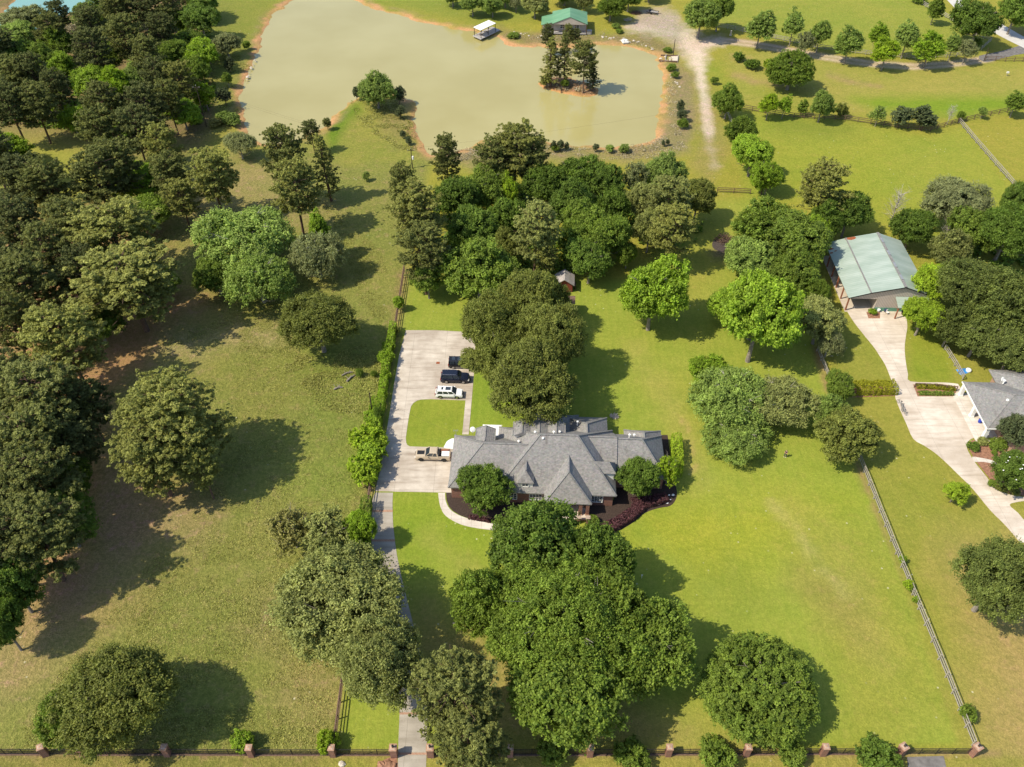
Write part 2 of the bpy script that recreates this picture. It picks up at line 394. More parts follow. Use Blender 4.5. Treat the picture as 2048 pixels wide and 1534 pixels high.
# banks and the grass around the pond
zone([(430,-60),(600,-60),(540,30),(500,120),(480,230),(430,260),(420,120),(400,60)], (.22, .25, .05), 14, .6, .9, 10, 6, 3)
zone([(640,250),(700,205),(800,190),(830,260),(850,300),(820,330),(700,330),(610,290)], (.27, .285, .06), 12, .7, .95, 14, 6, 11)
zone([(665,300),(700,240),(720,222),(716,204),(690,216),(672,236),(650,262)], (.13, .22, .018), 10, .5, .9)
zone([(740,200),(800,200),(815,230),(825,270),(790,290),(760,240)], (.26, .21, .10), 18, .8, .6, 16, 4, 12)
zone([(690,-60),(1090,-60),(1090,30),(960,50),(700,0)], (.22, .265, .045), 12, .5)
zone([(860,300),(1000,288),(1180,300),(1290,292),(1330,250),(1335,150),(1345,120),(1392,150),(1402,260),(1370,300),(1290,322),(1080,322),(900,330)], (.31, .26, .14), 14, .9, .85, 16, 5, 13)
zone([(990,84),(1090,88),(1200,84),(1300,98),(1330,112),(1370,100),(1300,70),(1200,66),(1060,70),(1000,60)], (.27, .22, .11), 10, .9, .85, 12, 5, 14)
zone([(1335,110),(1420,170),(1440,230),(1460,300),(1420,370),(1380,330),(1400,260),(1390,150)], (.285, .265, .075), 12, .6, .9)
# fields on the north-east
zone([(1440,-80),(1820,-20),(1985,85),(1960,112),(1750,108),(1600,90),(1440,50)], (.255, .295, .050), 8, .5)
zone([(1450,110),(1560,90),(1700,125),(1900,130),(2100,130),(2100,215),(1900,235),(1700,225),(1480,205)], (.30, .295, .066), 14, .45)
zone([(1470,215),(1700,245),(1860,268),(1930,252),(2060,420),(1900,500),(1600,400),(1490,400)], (.262, .300, .044), 12, .45)
zone([(1700,195),(2100,190),(2100,214),(1930,232),(1760,222)], (.17, .270, .020), 12, .4, .9, 8, 8, 15)
zone([(1560,225),(1700,250),(1720,275),(1600,275),(1540,250)], (.18, .225, .035), 26, .4, .85, 12, 8, 16)
zone([(1540,320),(1760,300),(1800,420),(1640,470),(1560,400)], (.265, .295, .035), 60, .4, .7, 30, 12, 17)
zone([(1380,130),(1440,130),(1450,170),(1540,200),(1640,205),(1560,180),(1470,170)], (.21, .275, .035), 16, .4, .8)
for q in ([(1470,150),(1510,163),(1560,168)], [(1655,150),(1700,165),(1760,172)], [(1466,112),(1500,120)]): line(q, 4, (.33, .24, .12), 6, .7, 6, 3)
for q, c_, s_, a_ in ([(225,950),(300,1000),(330,1050),(260,1110),(200,1040)], (.40,.27,.16), 30, .8), ([(300,1010),(420,1020),(400,1090),(320,1080)], (.38,.31,.16), 40, .7), ([(330,670),(460,650),(580,640),(560,680),(400,710),(320,730)], (.40,.34,.17), 30, .7),\
    ([(520,1180),(600,1220),(560,1300),(480,1260)], (.30,.26,.12), 50, .6), ([(560,960),(700,920),(720,990),(600,1010)], (.24,.30,.06), 40, .8), ([(600,520),(720,480),(790,520),(760,590),(640,560)], (.33,.32,.09), 40, .7), ([(640,1240),(700,1400),(640,1480),(560,1400)], (.36,.30,.13), 40, .6),\
    ([(360,1330),(440,1240),(520,1330),(470,1440)], (.26,.29,.07), 50, .7), ([(100,1130),(180,1150),(150,1210),(80,1200)], (.42,.27,.17), 24, .7):
    zone(q, c_, s_, None, a_, 36, 5, int(q[0][0]) % 37)
# home lawn
zone([(812,545),(950,545),(1250,560),(1430,400),(1500,400),(1632,705),(1722,925),(1950,1490),(671,1500),(745,985),(791,657)], LAWN, 8, .25)
zone([(925,735),(1000,760),(1060,850),(905,870),(940,800)], SAT, 10, .2)
zone([(815,800),(930,800),(925,870),(815,890)], (.22, .27, .035), 6, .2)
zone([(786,985),(880,1000),(1000,1060),(960,1130),(800,1110)], (.205, .285, .030), 30, .3, .95, 20, 7, 21)
zone([(1180,1070),(1340,1010),(1560,960),(1720,1010),(1700,1100),(1560,1120),(1400,1180),(1250,1100)], (.29, .325, .035), 50, .4, .8, 40, 10, 22)
zone([(1380,1120),(1480,1120),(1560,1200),(1480,1240),(1380,1180)], (.190, .255, .035), 40, .35, .7, 20, 8, 24)
zone([(1560,1060),(1760,1050),(1820,1200),(1900,1420),(1700,1480),(1660,1250)], (.275, .29, .05), 50, .4, .9, 30, 10, 23)
zone([(1600,1140),(1720,1180),(1740,1290),(1640,1260)], (.27, .235, .075), 40, .5, .55, 40, 5, 25)
zone([(850,1200),(1300,1420),(1500,1490),(1300,1500),(960,1500),(800,1300)], (.31, .26, .09), 50, .5, .8, 30, 8, 26)
zone([(1280,760),(1360,740),(1420,860),(1380,980),(1330,900)], (.30, .31, .06), 40, .4, .6, 30, 6, 27)
zone([(1280,480),(1420,400),(1480,420),(1450,560),(1400,680),(1300,640)], (.29, .29, .055), 40, .4, .7, 20, 8, 28)
for q in ([(1365,842),(1380,862)], [(1385,885),(1388,905)], [(1393,930),(1382,944)]): line(q, 3, (.42, .30, .14), 5, .8, 5, 2)
line([(1632,700),(1645,740),(1658,780)], 7, (.30, .19, .11), 5, .8, 6, 2)
line([(1716,925),(1800,1130),(1870,1300),(1936,1490)], 7, (.29, .205, .105), 6, .9, 6, 2)
line([(1540,1005),(1590,1050),(1625,1110),(1690,1190)], 5, (.40, .36, .14), 14, .6, 16, 2); line([(1250,1030),(1330,1120),(1420,1180)], 8, (.22, .30, .05), 30, .6, 20, 4)
line([(1270,700),(1330,790),(1380,880),(1400,960)], 8, (.33, .31, .09), 26, .55, 20, 3); line([(1580,1000),(1660,1060),(1700,1160),(1780,1330)], 12, (.33, .31, .08), 40, .5, 24, 4)
line([(860,1080),(930,1130),(960,1180)], 10, (.34, .32, .09), 26, .6, 20, 3)
line([(1395,850),(1470,1150)], 4, (.22, .27, .05), 16, .3, 10, 3)
# neighbour's lawn on the east
zone([(1640,640),(1700,620),(2200,620),(2400,1700),(1990,1700),(1722,925)], (.255, .265, .048), 8, .35)
zone([(1815,640),(1900,690),(1905,765),(1825,762)], (.215, .265, .030), 8, .3, .9)
zone([(1800,880),(1960,1000),(2060,1100),(1900,1100),(1790,990)], (.235, .26, .042), 40, .35, .8)
zone([(1900,1080),(2200,1080),(2400,1700),(1990,1560),(1960,1380)], (.36, .275, .11), 70, .5, .8, 50, 8, 31)
zone([(600,1512),(2200,1512),(2200,1700),(600,1700)], (.29, .275, .065), 6, .6, .8)
zone([(-900,1512),(640,1512),(640,1700),(-900,1700)], (.25, .24, .065), 6, .8, .9)
line([(0,1509),(2000,1509)], 5, (.30, .20, .12), 5, .7, 5, 2)
line([(810,545),(785,690),(765,800),(742,985)], 8, (.30, .21, .12), 10, .7, 8, 3)
# gravel yard and the lane
line([(1290,45),(1330,40),(1352,60),(1384,90)], 20, (.50, .42, .34), 14, .85, 14, 3)
zone([(1290,20),(1340,25),(1375,60),(1400,86),(1360,92),(1300,60),(1270,50)], (.47, .40, .33), 12, .9, .8, 14, 3, 33)
line([(1255,56),(1300,58),(1340,64),(1372,78)], 6, (.52, .46, .38), 8, .8, 8, 3)
line([(1370,70),(1392,96),(1398,120),(1402,160),(1410,210),(1418,262)], 9, (.66, .57, .47), 6, .9, 5, 3)
line([(1385,90),(1394,120)], 20, (.64, .55, .45), 12, .85, 8, 3)
line([(1410,200),(1420,290),(1430,330)], 5, (.50, .42, .33), 12, .7, 12, 3)
LANE = [(1392,92),(1440,80),(1500,87),(1560,97),(1640,112),(1690,120),(1750,128),(1830,133),(1900,128),(1960,120),(1985,116)]
line(LANE, 7, (.30, .23, .12), 4, .7, 3, 3)
line([(a, b-3) for a, b in LANE], 1.9, (.60, .50, .40), 2.6, .95); line([(a, b+4) for a, b in LANE], 1.9, (.60, .50, .40), 2.6, .95)
line([(1392,92),(1440,82)], 10, (.60, .52, .43), 8, .8, 6, 3)
zone([(1420,500),(1450,492),(1480,500),(1460,520),(1430,515)], (.12, .09, .08), 12, .6, .8, 8, 2)
zone([(2000,60),(2060,50),(2080,90),(2040,80)], (.28, .22, .11), 20, .5, .7)
# orange clay along the waterline
m = np.interp(sd_n + (vnoise(x, y, 5.5, 71) - .55) * 2.6, [-2.8, -1.3, 1.5, 2.5], [0, 1, 1, 0]) * np.clip(.35 + 1.1 * vnoise(x, y, 4, 9), 0, 1); far_ = np.clip((PX - 1400) / 40, 0, 1)
paint(m, (.50, .30, .15), .4); m = np.interp(sd_n, [-4.5, -2.5, -1.5], [0, .6, 0]) * vnoise(x, y, 3, 10); paint(m, (.36, .27, .15), .8)
paint(isle_in * .9, (.27, .16, .10), .8); paint(isle_in * np.interp(-sd_n, [.3, 1.4], [1, 0]), (.56, .31, .135), .4)

C[:] = C * np.array([1.10, 1.06, 1.0])
me = bpy.data.meshes.new('ground')
vv = np.stack([x, y, zz], 1).astype(np.float32)
ii = np.arange(nx * ny).reshape(ny, nx)
fq = np.stack([ii[:-1, :-1], ii[:-1, 1:], ii[1:, 1:], ii[1:, :-1]], -1).reshape(-1, 4)
def np_mesh(me, vv, fq, smooth=False):
    me.vertices.add(len(vv)); me.vertices.foreach_set('co', vv.astype(np.float32).ravel())
    me.loops.add(fq.size); me.loops.foreach_set('vertex_index', fq.astype(np.int32).ravel())
    me.polygons.add(len(fq)); me.polygons.foreach_set('loop_start', np.arange(0, fq.size, fq.shape[1], dtype=np.int32))
    me.polygons.foreach_set('loop_total', np.full(len(fq), fq.shape[1], np.int32))
    if smooth: me.polygons.foreach_set('use_smooth', np.ones(len(fq), bool))
    me.update(calc_edges=True)
np_mesh(me, vv, fq, True)
ca = me.color_attributes.new('soil', 'FLOAT_COLOR', 'POINT')
ca.data.foreach_set('color', np.concatenate([C, RG[:, None]], 1).astype(np.float32).ravel())
t = NT('grass_and_soil'); tc = t.obj
at = t.n('Attribute', attribute_name='soil'); base = at.outputs['Color']; rg = at.outputs['Alpha']
n_big = t.noise(.045, 4, .6, vec=tc); n_mid = t.noise(.33, 5, .65, vec=tc); n_fine = t.noise(1.5, 5, .7, vec=tc); n_grain = t.noise(4.2, 3, .7, vec=tc)
c = t.mix(t.math('MULTIPLY', t.ramp(n_big, .35, .65), .6), base, t.mix(1.0, base, (1.26, 1.06, 1.25), 'MULTIPLY'))
c = t.mix(t.math('MULTIPLY', t.ramp(n_mid, .42, .66), .45), c, t.mix(1.0, c, (.68, .80, .62), 'MULTIPLY'))
dry = t.mix(1.0, base, (1.35, 1.02, 1.7), 'MULTIPLY')
c = t.mix(t.math('MULTIPLY', t.ramp(t.noise(.5, 7, .72, vec=tc), .52, .68), t.math('MULTIPLY', rg, .95)), c, dry)
dk = t.mix(1.0, c, (.45, .52, .42), 'MULTIPLY')
c = t.mix(t.math('MULTIPLY', t.ramp(n_fine, .42, .60, (1,1,1,1), (0,0,0,1)), t.math('ADD', t.math('MULTIPLY', rg, .55), .16)), c, dk)
c = t.mix(t.math('MULTIPLY', t.ramp(n_grain, .40, .60, (1,1,1,1), (0,0,0,1)), t.math('ADD', t.math('MULTIPLY', rg, .50), .20)), c, dk)
mpm = t.n('Mapping'); mpm.inputs['Rotation'].default_value = (0, 0, R(1.5)); t.l(tc, mpm.inputs[0])
wv = t.n('TexWave', i_Scale=.22, wave_type='BANDS', bands_direction='X', i_Distortion=.6); t.l(mpm.outputs[0], wv.inputs[0])
smoothness = t.ramp(rg, .15, .45, (1,1,1,1), (0,0,0,1))
c = t.mix(t.math('MULTIPLY', t.math('MULTIPLY', wv.outputs[1], smoothness), .2), c, t.mix(1.0, c, (.60, .80, .5), 'MULTIPLY'))
vo = t.n('TexVoronoi', i_Scale=.55, feature='F1'); t.l(tc, vo.inputs['Vector'])
fl = t.math('MULTIPLY', t.ramp(vo.outputs['Distance'], .05, .10, (1,1,1,1), (0,0,0,1)), t.ramp(t.noise(.06, 3, vec=tc), .48, .60))
c = t.mix(t.math('MULTIPLY', fl, .6), c, (.62, .58, .42))
hgt = t.math('ADD', t.math('MULTIPLY', n_fine, 1.0), t.math('MULTIPLY', n_grain, .45))
b = t.n('Bump', i_Distance=.35); t.l(hgt, b.inputs['Height']); t.l(t.math('ADD', t.math('MULTIPLY', rg, .9), .2), b.inputs['Strength'])
t.bsdf(c, .95, spec=.12, normal=b.outputs[0])
me.materials.append(t.m)
ground = bpy.data.objects.new('ground', me); col.objects.link(ground); ground['kind'] = 'structure'

# ---------------------------------------------------------------- water
def water_mat(name, a, b_, rough=.12):
    t = NT(name); tc = t.obj
    c = t.mix(t.ramp(t.noise(.035, 3, vec=tc), .35, .65), a, b_)
    mp = t.n('Mapping'); mp.inputs['Scale'].default_value = (.8, 1.6, 1); t.l(tc, mp.inputs[0])
    t.bsdf(c, rough, spec=.42, normal=t.bump(t.noise(1.1, 3, vec=mp.outputs[0]), .05, .05)); return t.m
def sheet(name, pts, z, mat, kind='structure'):
    me = bpy.data.meshes.new(name); n = len(pts)
    a = sum(pts[i][0]*pts[(i+1) % n][1]-pts[(i+1) % n][0]*pts[i][1] for i in range(n))
    me.from_pydata([(p[0], p[1], z) for p in pts], [], [tuple(range(n)) if a > 0 else tuple(range(n))[::-1]]); me.materials.append(mat); me.update()
    o = bpy.data.objects.new(name, me); col.objects.link(o); o['kind'] = kind; return o
a = np.array(g_pond); sheet('pond_water', [(a[:,0].min()-4, a[:,1].min()-4), (a[:,0].max()+4, a[:,1].min()-4), (a[:,0].max()+4, a[:,1].max()+6), (a[:,0].min()-4, a[:,1].max()+6)], -.5,
      water_mat('milky_water', (.345, .305, .120), (.385, .345, .150)))
a = np.array(g_pond2); sheet('far_pond_water', [(a[:,0].min()-4, a[:,1].min()-3), (a[:,0].max()+4, a[:,1].min()-3), (a[:,0].max()+4, a[:,1].max()+4), (a[:,0].min()-4, a[:,1].max()+4)], -.5,
      water_mat('turquoise_water', (.16, .33, .30), (.20, .38, .34)))

# ---------------------------------------------------------------- paved ground
def slab_px(name, px, mat, z0=-.05, z1=.035, k=0, kind='structure'):
    pts = smooth_px(px, k=k) if k else px
    o = MB().slab(ground_pts(pts), z0, z1).build(name, mat); o['kind'] = kind; return o
slab_px('driveway_apron', [(811.6,660.6),(872,660.5),(950,665),(950.5,691),(949,736),(937.5,869),(924.5,869),(931,800.8),(905,800),(862,798.5),(844,799),(835,801),(827,806),(822,813),
  (819.5,824),(817,838),(811.6,876),(812.6,886),(815,890.5),(820,893),(888.5,895),(912,896),(905,985.5),(750,982.5),(755,962),(760,944),(769,886),(779,828),(788,770),(798,712)], M['concrete'])
DRV_L = [(750,985),(745,1000),(741.8,1020),(741,1045),(742,1070),(746,1110),(753,1150),(764,1200),(778,1260),(790,1320),(798,1380),(799,1430),(797,1480),(795,1560)]
DRV_R = [(786,985.5),(785.2,1000),(785,1014),(786,1045),(788.5,1070),(793,1105),(801,1145),(813,1195),(828,1255),(842,1320),(852,1380),(855,1430),(854,1480),(851,1560)]
slab_px('driveway', smooth_px(DRV_L, False, 3) + smooth_px(DRV_R, False, 3)[::-1], M['old_drive'], z1=.03)
for yy, xl, xr in ((1022,742,785.5),(1081,743,790),(1427,799,855),(1507.5,797,854)):
    q = ground_pts([(xl,yy-2.2),(xr,yy-2.2),(xr,yy+2.2),(xl,yy+2.2)])
    tag(MB().slab(q, .0, .036).build('brick_band', M['tan_brick']), kind='structure')
slab_px('front_walk', smooth_px([(876.5,986),(877.5,998),(881,1014),(888,1028),(900,1038),(917,1047),(936,1053),(968,1058.5),(1005,1062),(1060,1063),(1110,1060)], False, 3) +
  smooth_px([(1110,1050),(1060,1054),(1010,1052),(988,1048),(953,1041.5),(934,1036.5),(919,1031),(905,1023),(896,1013),(891,1000),(890,986)], False, 3), M['walk'], z1=.04)
slab_px('patio_pad', smooth_px([(889,896),(890,890),(894,883),(900,879),(906,877),(912,880),(912,897)], True, 3), M['white'], z1=.045)
slab_px('neighbour_drive', smooth_px([(1691.5,618),(1701,634),(1712,650),(1723,664),(1736,680),(1749,696),(1760,713),(1770,729),(1778,748),(1785.5,768),(1790,782),(1790.6,795.6)], False, 3) +
  smooth_px([(1790.6,795.6),(1800,820),(1812,846),(1826.5,877.6),(1848,891),(1871,906.7),(1893,926),(1915,947.7),(1946,978.5),(1980,1020),(2011,1051),(2040,1085)], False, 3) +
  smooth_px([(2100,1085),(2070,1060),(2048,1040),(2036,1026),(2019,1010),(2035,1004),(2060,1001),(2090,1000)], False, 3) + smooth_px([(2090,994),(2046,994),(2017,988.4),(1991.5,978.6),(1973.9,955),(1950.4,925.8),(1942.6,914),(1933.8,896.5),(1936.7,882.8),
   (1948,876),(1970,877)], False, 3) + [(1990,880),(1916,768)] +
  smooth_px([(1916,768),(1900,766),(1881,765),(1821,763),(1816,748),(1812.8,732.4),(1810,711),(1809.4,691.4),(1812,671),(1814.5,653.8),(1812.8,633)], False, 3) + [(1812,600),(1690,600)], M['concrete_light'], z1=.03)
slab_px('asphalt_stub', [(1814,1514),(1887,1512),(1908,1600),(1822,1600)], M['asphalt'], z1=.03)
slab_px('county_road', smooth_px([(1870,-26),(1900,6),(1918,22),(1960,48),(2000,72),(2060,102),(2140,142)], False, 3)+smooth_px([(2140,118),(2060,80),(2010,52),(1960,24),(1925,2),(1900,-26)], False, 3), M['road'], z1=.02)
slab_px('lane_mouth', smooth_px([(1958,112),(1985,106),(2010,100),(2034,93),(2060,86),(2060,104),(2030,110),(2000,118),(1975,124),(1962,121)], True, 2), M['asphalt'], z1=.016)
# planting beds
slab_px('left_bed', [(892,985),(893,1000),(898,1013),(906,1022),(920,1030.5),(935,1036),(954,1041),(989,1047.5),(1010,1051.5),(1092,1052),(1092,1000),(900,985)], M['mulch'], z1=.02)
slab_px('right_bed', [(1176,1000),(1176,1062),(1192,1080)] + smooth_px([(1192,1080),(1225,1068),(1262,1048),(1290,1026),(1318,1016),(1340,1012),(1351,1000),(1354,985),(1350,965),(1345,940)], False, 3) + [(1335,870),(1230,870),(1228,1000)], M['mulch'], z1=.02)
slab_px('neighbour_bed', smooth_px([(1949,880),(1940,884),(1937.5,896),(1945,911),(1953,924),(1976,953),(1994,976),(2018,986),(2046,991.5),(2090,992)], False, 3) + [(2090,870),(1995,875)], M['red_mulch'], z0=0, z1=.055)
slab_px('stone_path', smooth_px([(1944,914),(1960,916),(1980,920),(2000,929),(2000,933),(1978,926),(1960,924),(1949,924)], True, 2), M['walk'], z0=0, z1=.08)
slab_px('flower_bed', [(1826,769),(1835,793),(1912,793),(1911,773),(1880,768)], M['red_mulch'], z0=0, z1=.045)
slab_px('hedge_bed', [(1700,770),(1790,768),(1794,792),(1700,795)], M['red_mulch'], z1=.02)
slab_px('barn_bed', [(1731,620),(1737,637),(1760,637),(1760,617)], M['red_mulch'], z0=0, z1=.05)
# ---------------------------------------------------------------- buildings
def hip(mb, caps, u0, u1, v0, v1, e, r0, r1, h, th=.2):
    """hipped block: eave rectangle at height e, ridge r0-r1 at height h"""
    vs = [(u0,v0,e),(u1,v0,e),(u1,v1,e),(u0,v1,e),(r0[0],r0[1],h),(r1[0],r1[1],h)] + [(u0,v0,e-th),(u1,v0,e-th),(u1,v1,e-th),(u0,v1,e-th)]
    if abs(r0[1]-r1[1]) < 1e-6: fs = [(0,1,5,4),(1,2,5),(2,3,4,5),(3,0,4)]
    else: fs = [(0,1,4),(1,2,5,4),(2,3,5),(3,0,4,5)]
    fs += [(6,7,1,0),(7,8,2,1),(8,9,3,2),(9,6,0,3),(9,8,7,6)]
    mb.add(vs, fs)
    A = [Vector(p) for p in vs]; up = Vector((0, 0, .03))
    prs = ((4,5),(0,4),(3,4),(1,5),(2,5)) if abs(r0[1]-r1[1]) < 1e-6 else ((4,5),(0,4),(1,4),(2,5),(3,5))
    for i, j in prs:
        if (A[i]-A[j]).length > .1: caps.bar(A[i]+up, A[j]+up, .26, .07)
def walls(mb, u0, u1, v0, v1, z1, z0=0): mb.box(u0, u1, v0, v1, z0, z1)
def window(parent, u, v, z, wd, hg, face='front', cols=2, rows=2, name='window'):
    """framed window standing proud of a wall; face gives the outward direction"""
    f = MB(); g = MB(); fw = .09
    def q(mb, a0, a1, z0, z1, d0, d1):
        if face == 'front': mb.box(u+a0, u+a1, v-d1, v-d0, z0, z1)
        elif face == 'back': mb.box(u+a0, u+a1, v+d0, v+d1, z0, z1)
        elif face == 'right': mb.box(u+d0, u+d1, v+a0, v+a1, z0, z1)
        else: mb.box(u-d1, u-d0, v+a0, v+a1, z0, z1)
    q(g, -wd/2, wd/2, z, z+hg, .0, .03)
    q(f, -wd/2-fw, -wd/2, z-fw, z+hg+fw, 0, .09); q(f, wd/2, wd/2+fw, z-fw, z+hg+fw, 0, .09)
    q(f, -wd/2, wd/2, z+hg, z+hg+fw, 0, .09); q(f, -wd/2, wd/2, z-fw, z, 0, .12)
    for i in range(1, cols): s_ = -wd/2+wd*i/cols; q(f, s_-.035, s_+.035, z, z+hg, .03, .07)
    for i in range(1, rows): s_ = z+hg*i/rows; q(f, -wd/2, wd/2, s_-.025, s_+.025, .031, .065)
    w_ = f.build(name, M['white'], parent); g.build('pane', M['glass'], w_); return w_

# --- brick house in the middle
o0 = P(895.6, 974.5, 3.0)
house = tag(empty('brick_house', (o0.x, o0.y, 0), R(-2.5)), 'sprawling red brick house under many grey shingle hips beside the parking apron', 'house')
rf, cp = MB(), MB()
hip(rf, cp, 0, 14.5, 0, 11.4, 3.0, (5.3, 5.7), (13.0, 5.7), 7.4)
hip(rf, cp, 7.4, 26.7, -.65, 13.65, 3.0, (14.4, 6.5), (20.4, 6.5), 9.0)
hip(rf, cp, 15.3, 22.75, -2.65, 7.0, 3.2, (19.0, .6), (19.0, 5.0), 6.95)
hip(rf, cp, 20.0, 34.9, 3.2, 12.8, 3.02, (23.4, 8.0), (30.9, 8.0), 7.0)
hip(rf, cp, 28.6, 34.86, 7.0, 13.9, 2.98, (31.6, 9.5), (31.6, 11.2), 5.3)
hip(rf, cp, 18.3, 25.85, 5.0, 16.6, 3.05, (22.1, 8.5), (22.1, 12.0), 6.15)
hip(rf, cp, 13.5, 21.0, 5.0, 17.05, 2.96, (17.0, 8.0), (17.0, 13.6), 5.7)
# raised strip of roof on the east wing
rf.add([(21,3.0,3.05),(26.9,3.0,3.05),(26.9,8.0,7.28),(21,8.0,7.28),(26.9,13.0,3.05),(21,13.0,3.05)], [(0,1,2,3),(3,2,4,5),(1,4,2),(0,3,5),(0,5,4,1)])
cp.bar((21,8,7.3),(26.9,8,7.3),.26,.07)
roof = rf.build('roof', M['shingle'], house); cp.build('ridge_cap', M['trim'] if False else M['shingle_warm'], house)
# dormers
def gable_dormer(u0, u1, vf, vb, ze, zr, face):
    """pitched dormer running along v; face 'front' looks to the camera side, 'back' away"""
    um = (u0+u1)/2; d = .22 if face == 'front' else -.22
    m = MB()
    if face == 'front':
        m.add([(u0-.2,vf-d,ze),(u1+.2,vf-d,ze),(um,vf+1.15,zr),(um,vb,zr),(u0-.2,vb,ze),(u1+.2,vb,ze),(u0-.2,vf-d,ze-.12),(u1+.2,vf-d,ze-.12),(u0-.2,vb,ze-.12),(u1+.2,vb,ze-.12)],
              [(0,1,2),(1,5,3,2),(4,0,2,3),(6,7,1,0),(8,6,0,4),(7,9,5,1),(8,9,7,6),(4,3,5)])
    else:
        fr_ = MB(); [fr_.bar((a, vf if a != um else vf, b), (a, vb, b), .14, .16) for a, b in ((u0-.15, ze), (u1+.15, ze))]; fr_.bar((um, vb, zr), (u1+.15, vb, ze), .14, .16); fr_.bar((um, vb, zr), (u0-.15, vb, ze), .14, .16)
        m.add([(u0-.15,vf,ze),(u1+.15,vf,ze),(um,vf,zr),(um,vb,zr),(u0-.15,vb,ze),(u1+.15,vb,ze)], [(0,2,3,4),(2,1,5,3),(0,1,2),(4,3,5),(0,4,5,1)])
    dm = m.build('dormer', M['shingle'], house)
    if face != 'front': fr_.build('eave_trim', M['shingle_warm'], dm)
    wb = MB(); z0 = ze - 1.35
    if face == 'front': wb.box(u0, u1, vf, vb-1, z0, ze-.1)
    else: wb.box(u0, u1, vf+.4, vb-.25, z0, ze-.02)
    wb.build('dormer_wall', M['white'] if face == 'front' else M['trim'], dm)
    cb = MB(); cb.bar((um, vf if face != 'front' else vf+1.1, zr+.03), (um, vb, zr+.03), .2, .06); cb.build('ridge_cap', M['shingle_warm'], dm)
    return dm
d = gable_dormer(11.15, 13.5, .1, 3.6, 4.75, 6.3, 'front'); window(d, 12.3, .1, 3.75, .95, .75)
for u in (10.2, 13.0, 15.75):
    gable_dormer(u-.05, u+2.6, 8.2, 11.2, 6.75, 7.45, 'back')
gable_dormer(4.0, 6.9, 7.3, 10.7, 5.5, 6.25, 'back')
m = MB(); m.add([(22.3,2.2,5.0),(26.6,2.2,5.0),(26.6,4.6,5.0),(22.3,4.6,5.0),(22.3,3.4,6.5),(25.5,3.4,6.5),(22.3,2.2,4.88),(26.6,2.2,4.88),(26.6,4.6,4.88),(22.3,4.6,4.88)],
    [(0,1,5,4),(1,2,5),(2,3,4,5),(0,4,3),(6,7,1,0),(7,8,2,1),(8,9,3,2),(9,6,0,3),(9,8,7,6)])
d = m.build('dormer', M['shingle'], house); m = MB(); m.box(23.5,26.35,2.4,4.4,3.2,4.87); m.build('dormer_wall', M['white'], d); window(d, 26.35, 3.4, 3.8, 1.0, .8, 'right')
# walls
wl = MB(); o_ = .45
walls(wl, o_, 12, o_-.05, 11.4-o_, 2.9); walls(wl, 7.4+o_, 26.7-o_, -.65+o_, 13.65-o_, 2.88); walls(wl, 20.4, 34.9-o_, 3.2+o_, 12.8-o_, 2.86)
walls(wl, 18.8, 25.4, 9, 16.6-o_, 2.84); walls(wl, 14.0, 20, 9, 17.05-o_, 2.8); walls(wl, 29, 34.3, 10, 13.5, 2.78)
wl.build('wall', M['brick'], house)
wf = -.65 + .45
for u, ww in ((10.0, 1.9), (14.0, 1.9), (23.75, 1.7)): window(house, u, wf, .95, ww, 1.35, 'front', 4, 3)
for u, ww in ((2.6, .0),): pass
window(house, 28.5, 3.65, .95, 1.7, 1.35, 'front', 4, 3); window(house, 32.0, 3.65, .95, 1.7, 1.35, 'front', 4, 3)
for v in (2.7, 7.2):      # garage doors face the apron
    g = MB(); g.box(o_-.07, o_, v-1.9, v+1.9, 0.05, 2.3); gd = g.build('garage_door', M['white'], house)
    g = MB()
    for k in range(1, 4): g.box(o_-.085, o_-.071, v-1.85, v+1.85, .05+k*.56, .08+k*.56)
    g.build('door_groove', M['trim'], gd)
g = MB(); g.box(18.4, 19.5, wf-.08, wf, .35, 2.45); fd = g.build('front_door', M['wood_brown'], house)
g = MB(); g.lathe([(.04,0),(.04,.08)], 8, (18.6, wf-.15, 1.3), 'y'); g.build('handle', M['grey_metal'], fd)
# porch
g = MB(); g.box(15.9, 22.4, -3.4, wf, 0, .32); g.box(16.6, 19.6, -3.9, -3.4, 0, .16); g.build('porch_floor', M['tan_brick'], house)
g = MB(); g.box(16.0, 22.3, -3.35, wf-.01, .32, .34); g.build('porch_paving', M['concrete_light'], house)
for u, v in ((16.1,-2.3),(21.1,-2.3),(22.2,-2.3),(16.1,-.9),(22.2,-.9)):
    g = MB(); g.box(u-.26,u+.26,v-.26,v+.26,.3,3.0); c_ = g.build('porch_column', M['brick'], house)
    g = MB(); g.box(u-.32,u+.32,v-.32,v+.32,.3,.55); g.build('plinth', M['tan_brick'], c_)
for u, v in ((20.9,-3.7),(22.3,-3.7)):
    g = MB(); g.box(u-.28,u+.28,v-.28,v+.28,0,1.25); pc = g.build('entry_pier', M['brick'], house)
    g = MB(); g.box(u-.34,u+.34,v-.34,v+.34,1.25,1.35); g.build('cap', M['tan_brick'], pc)
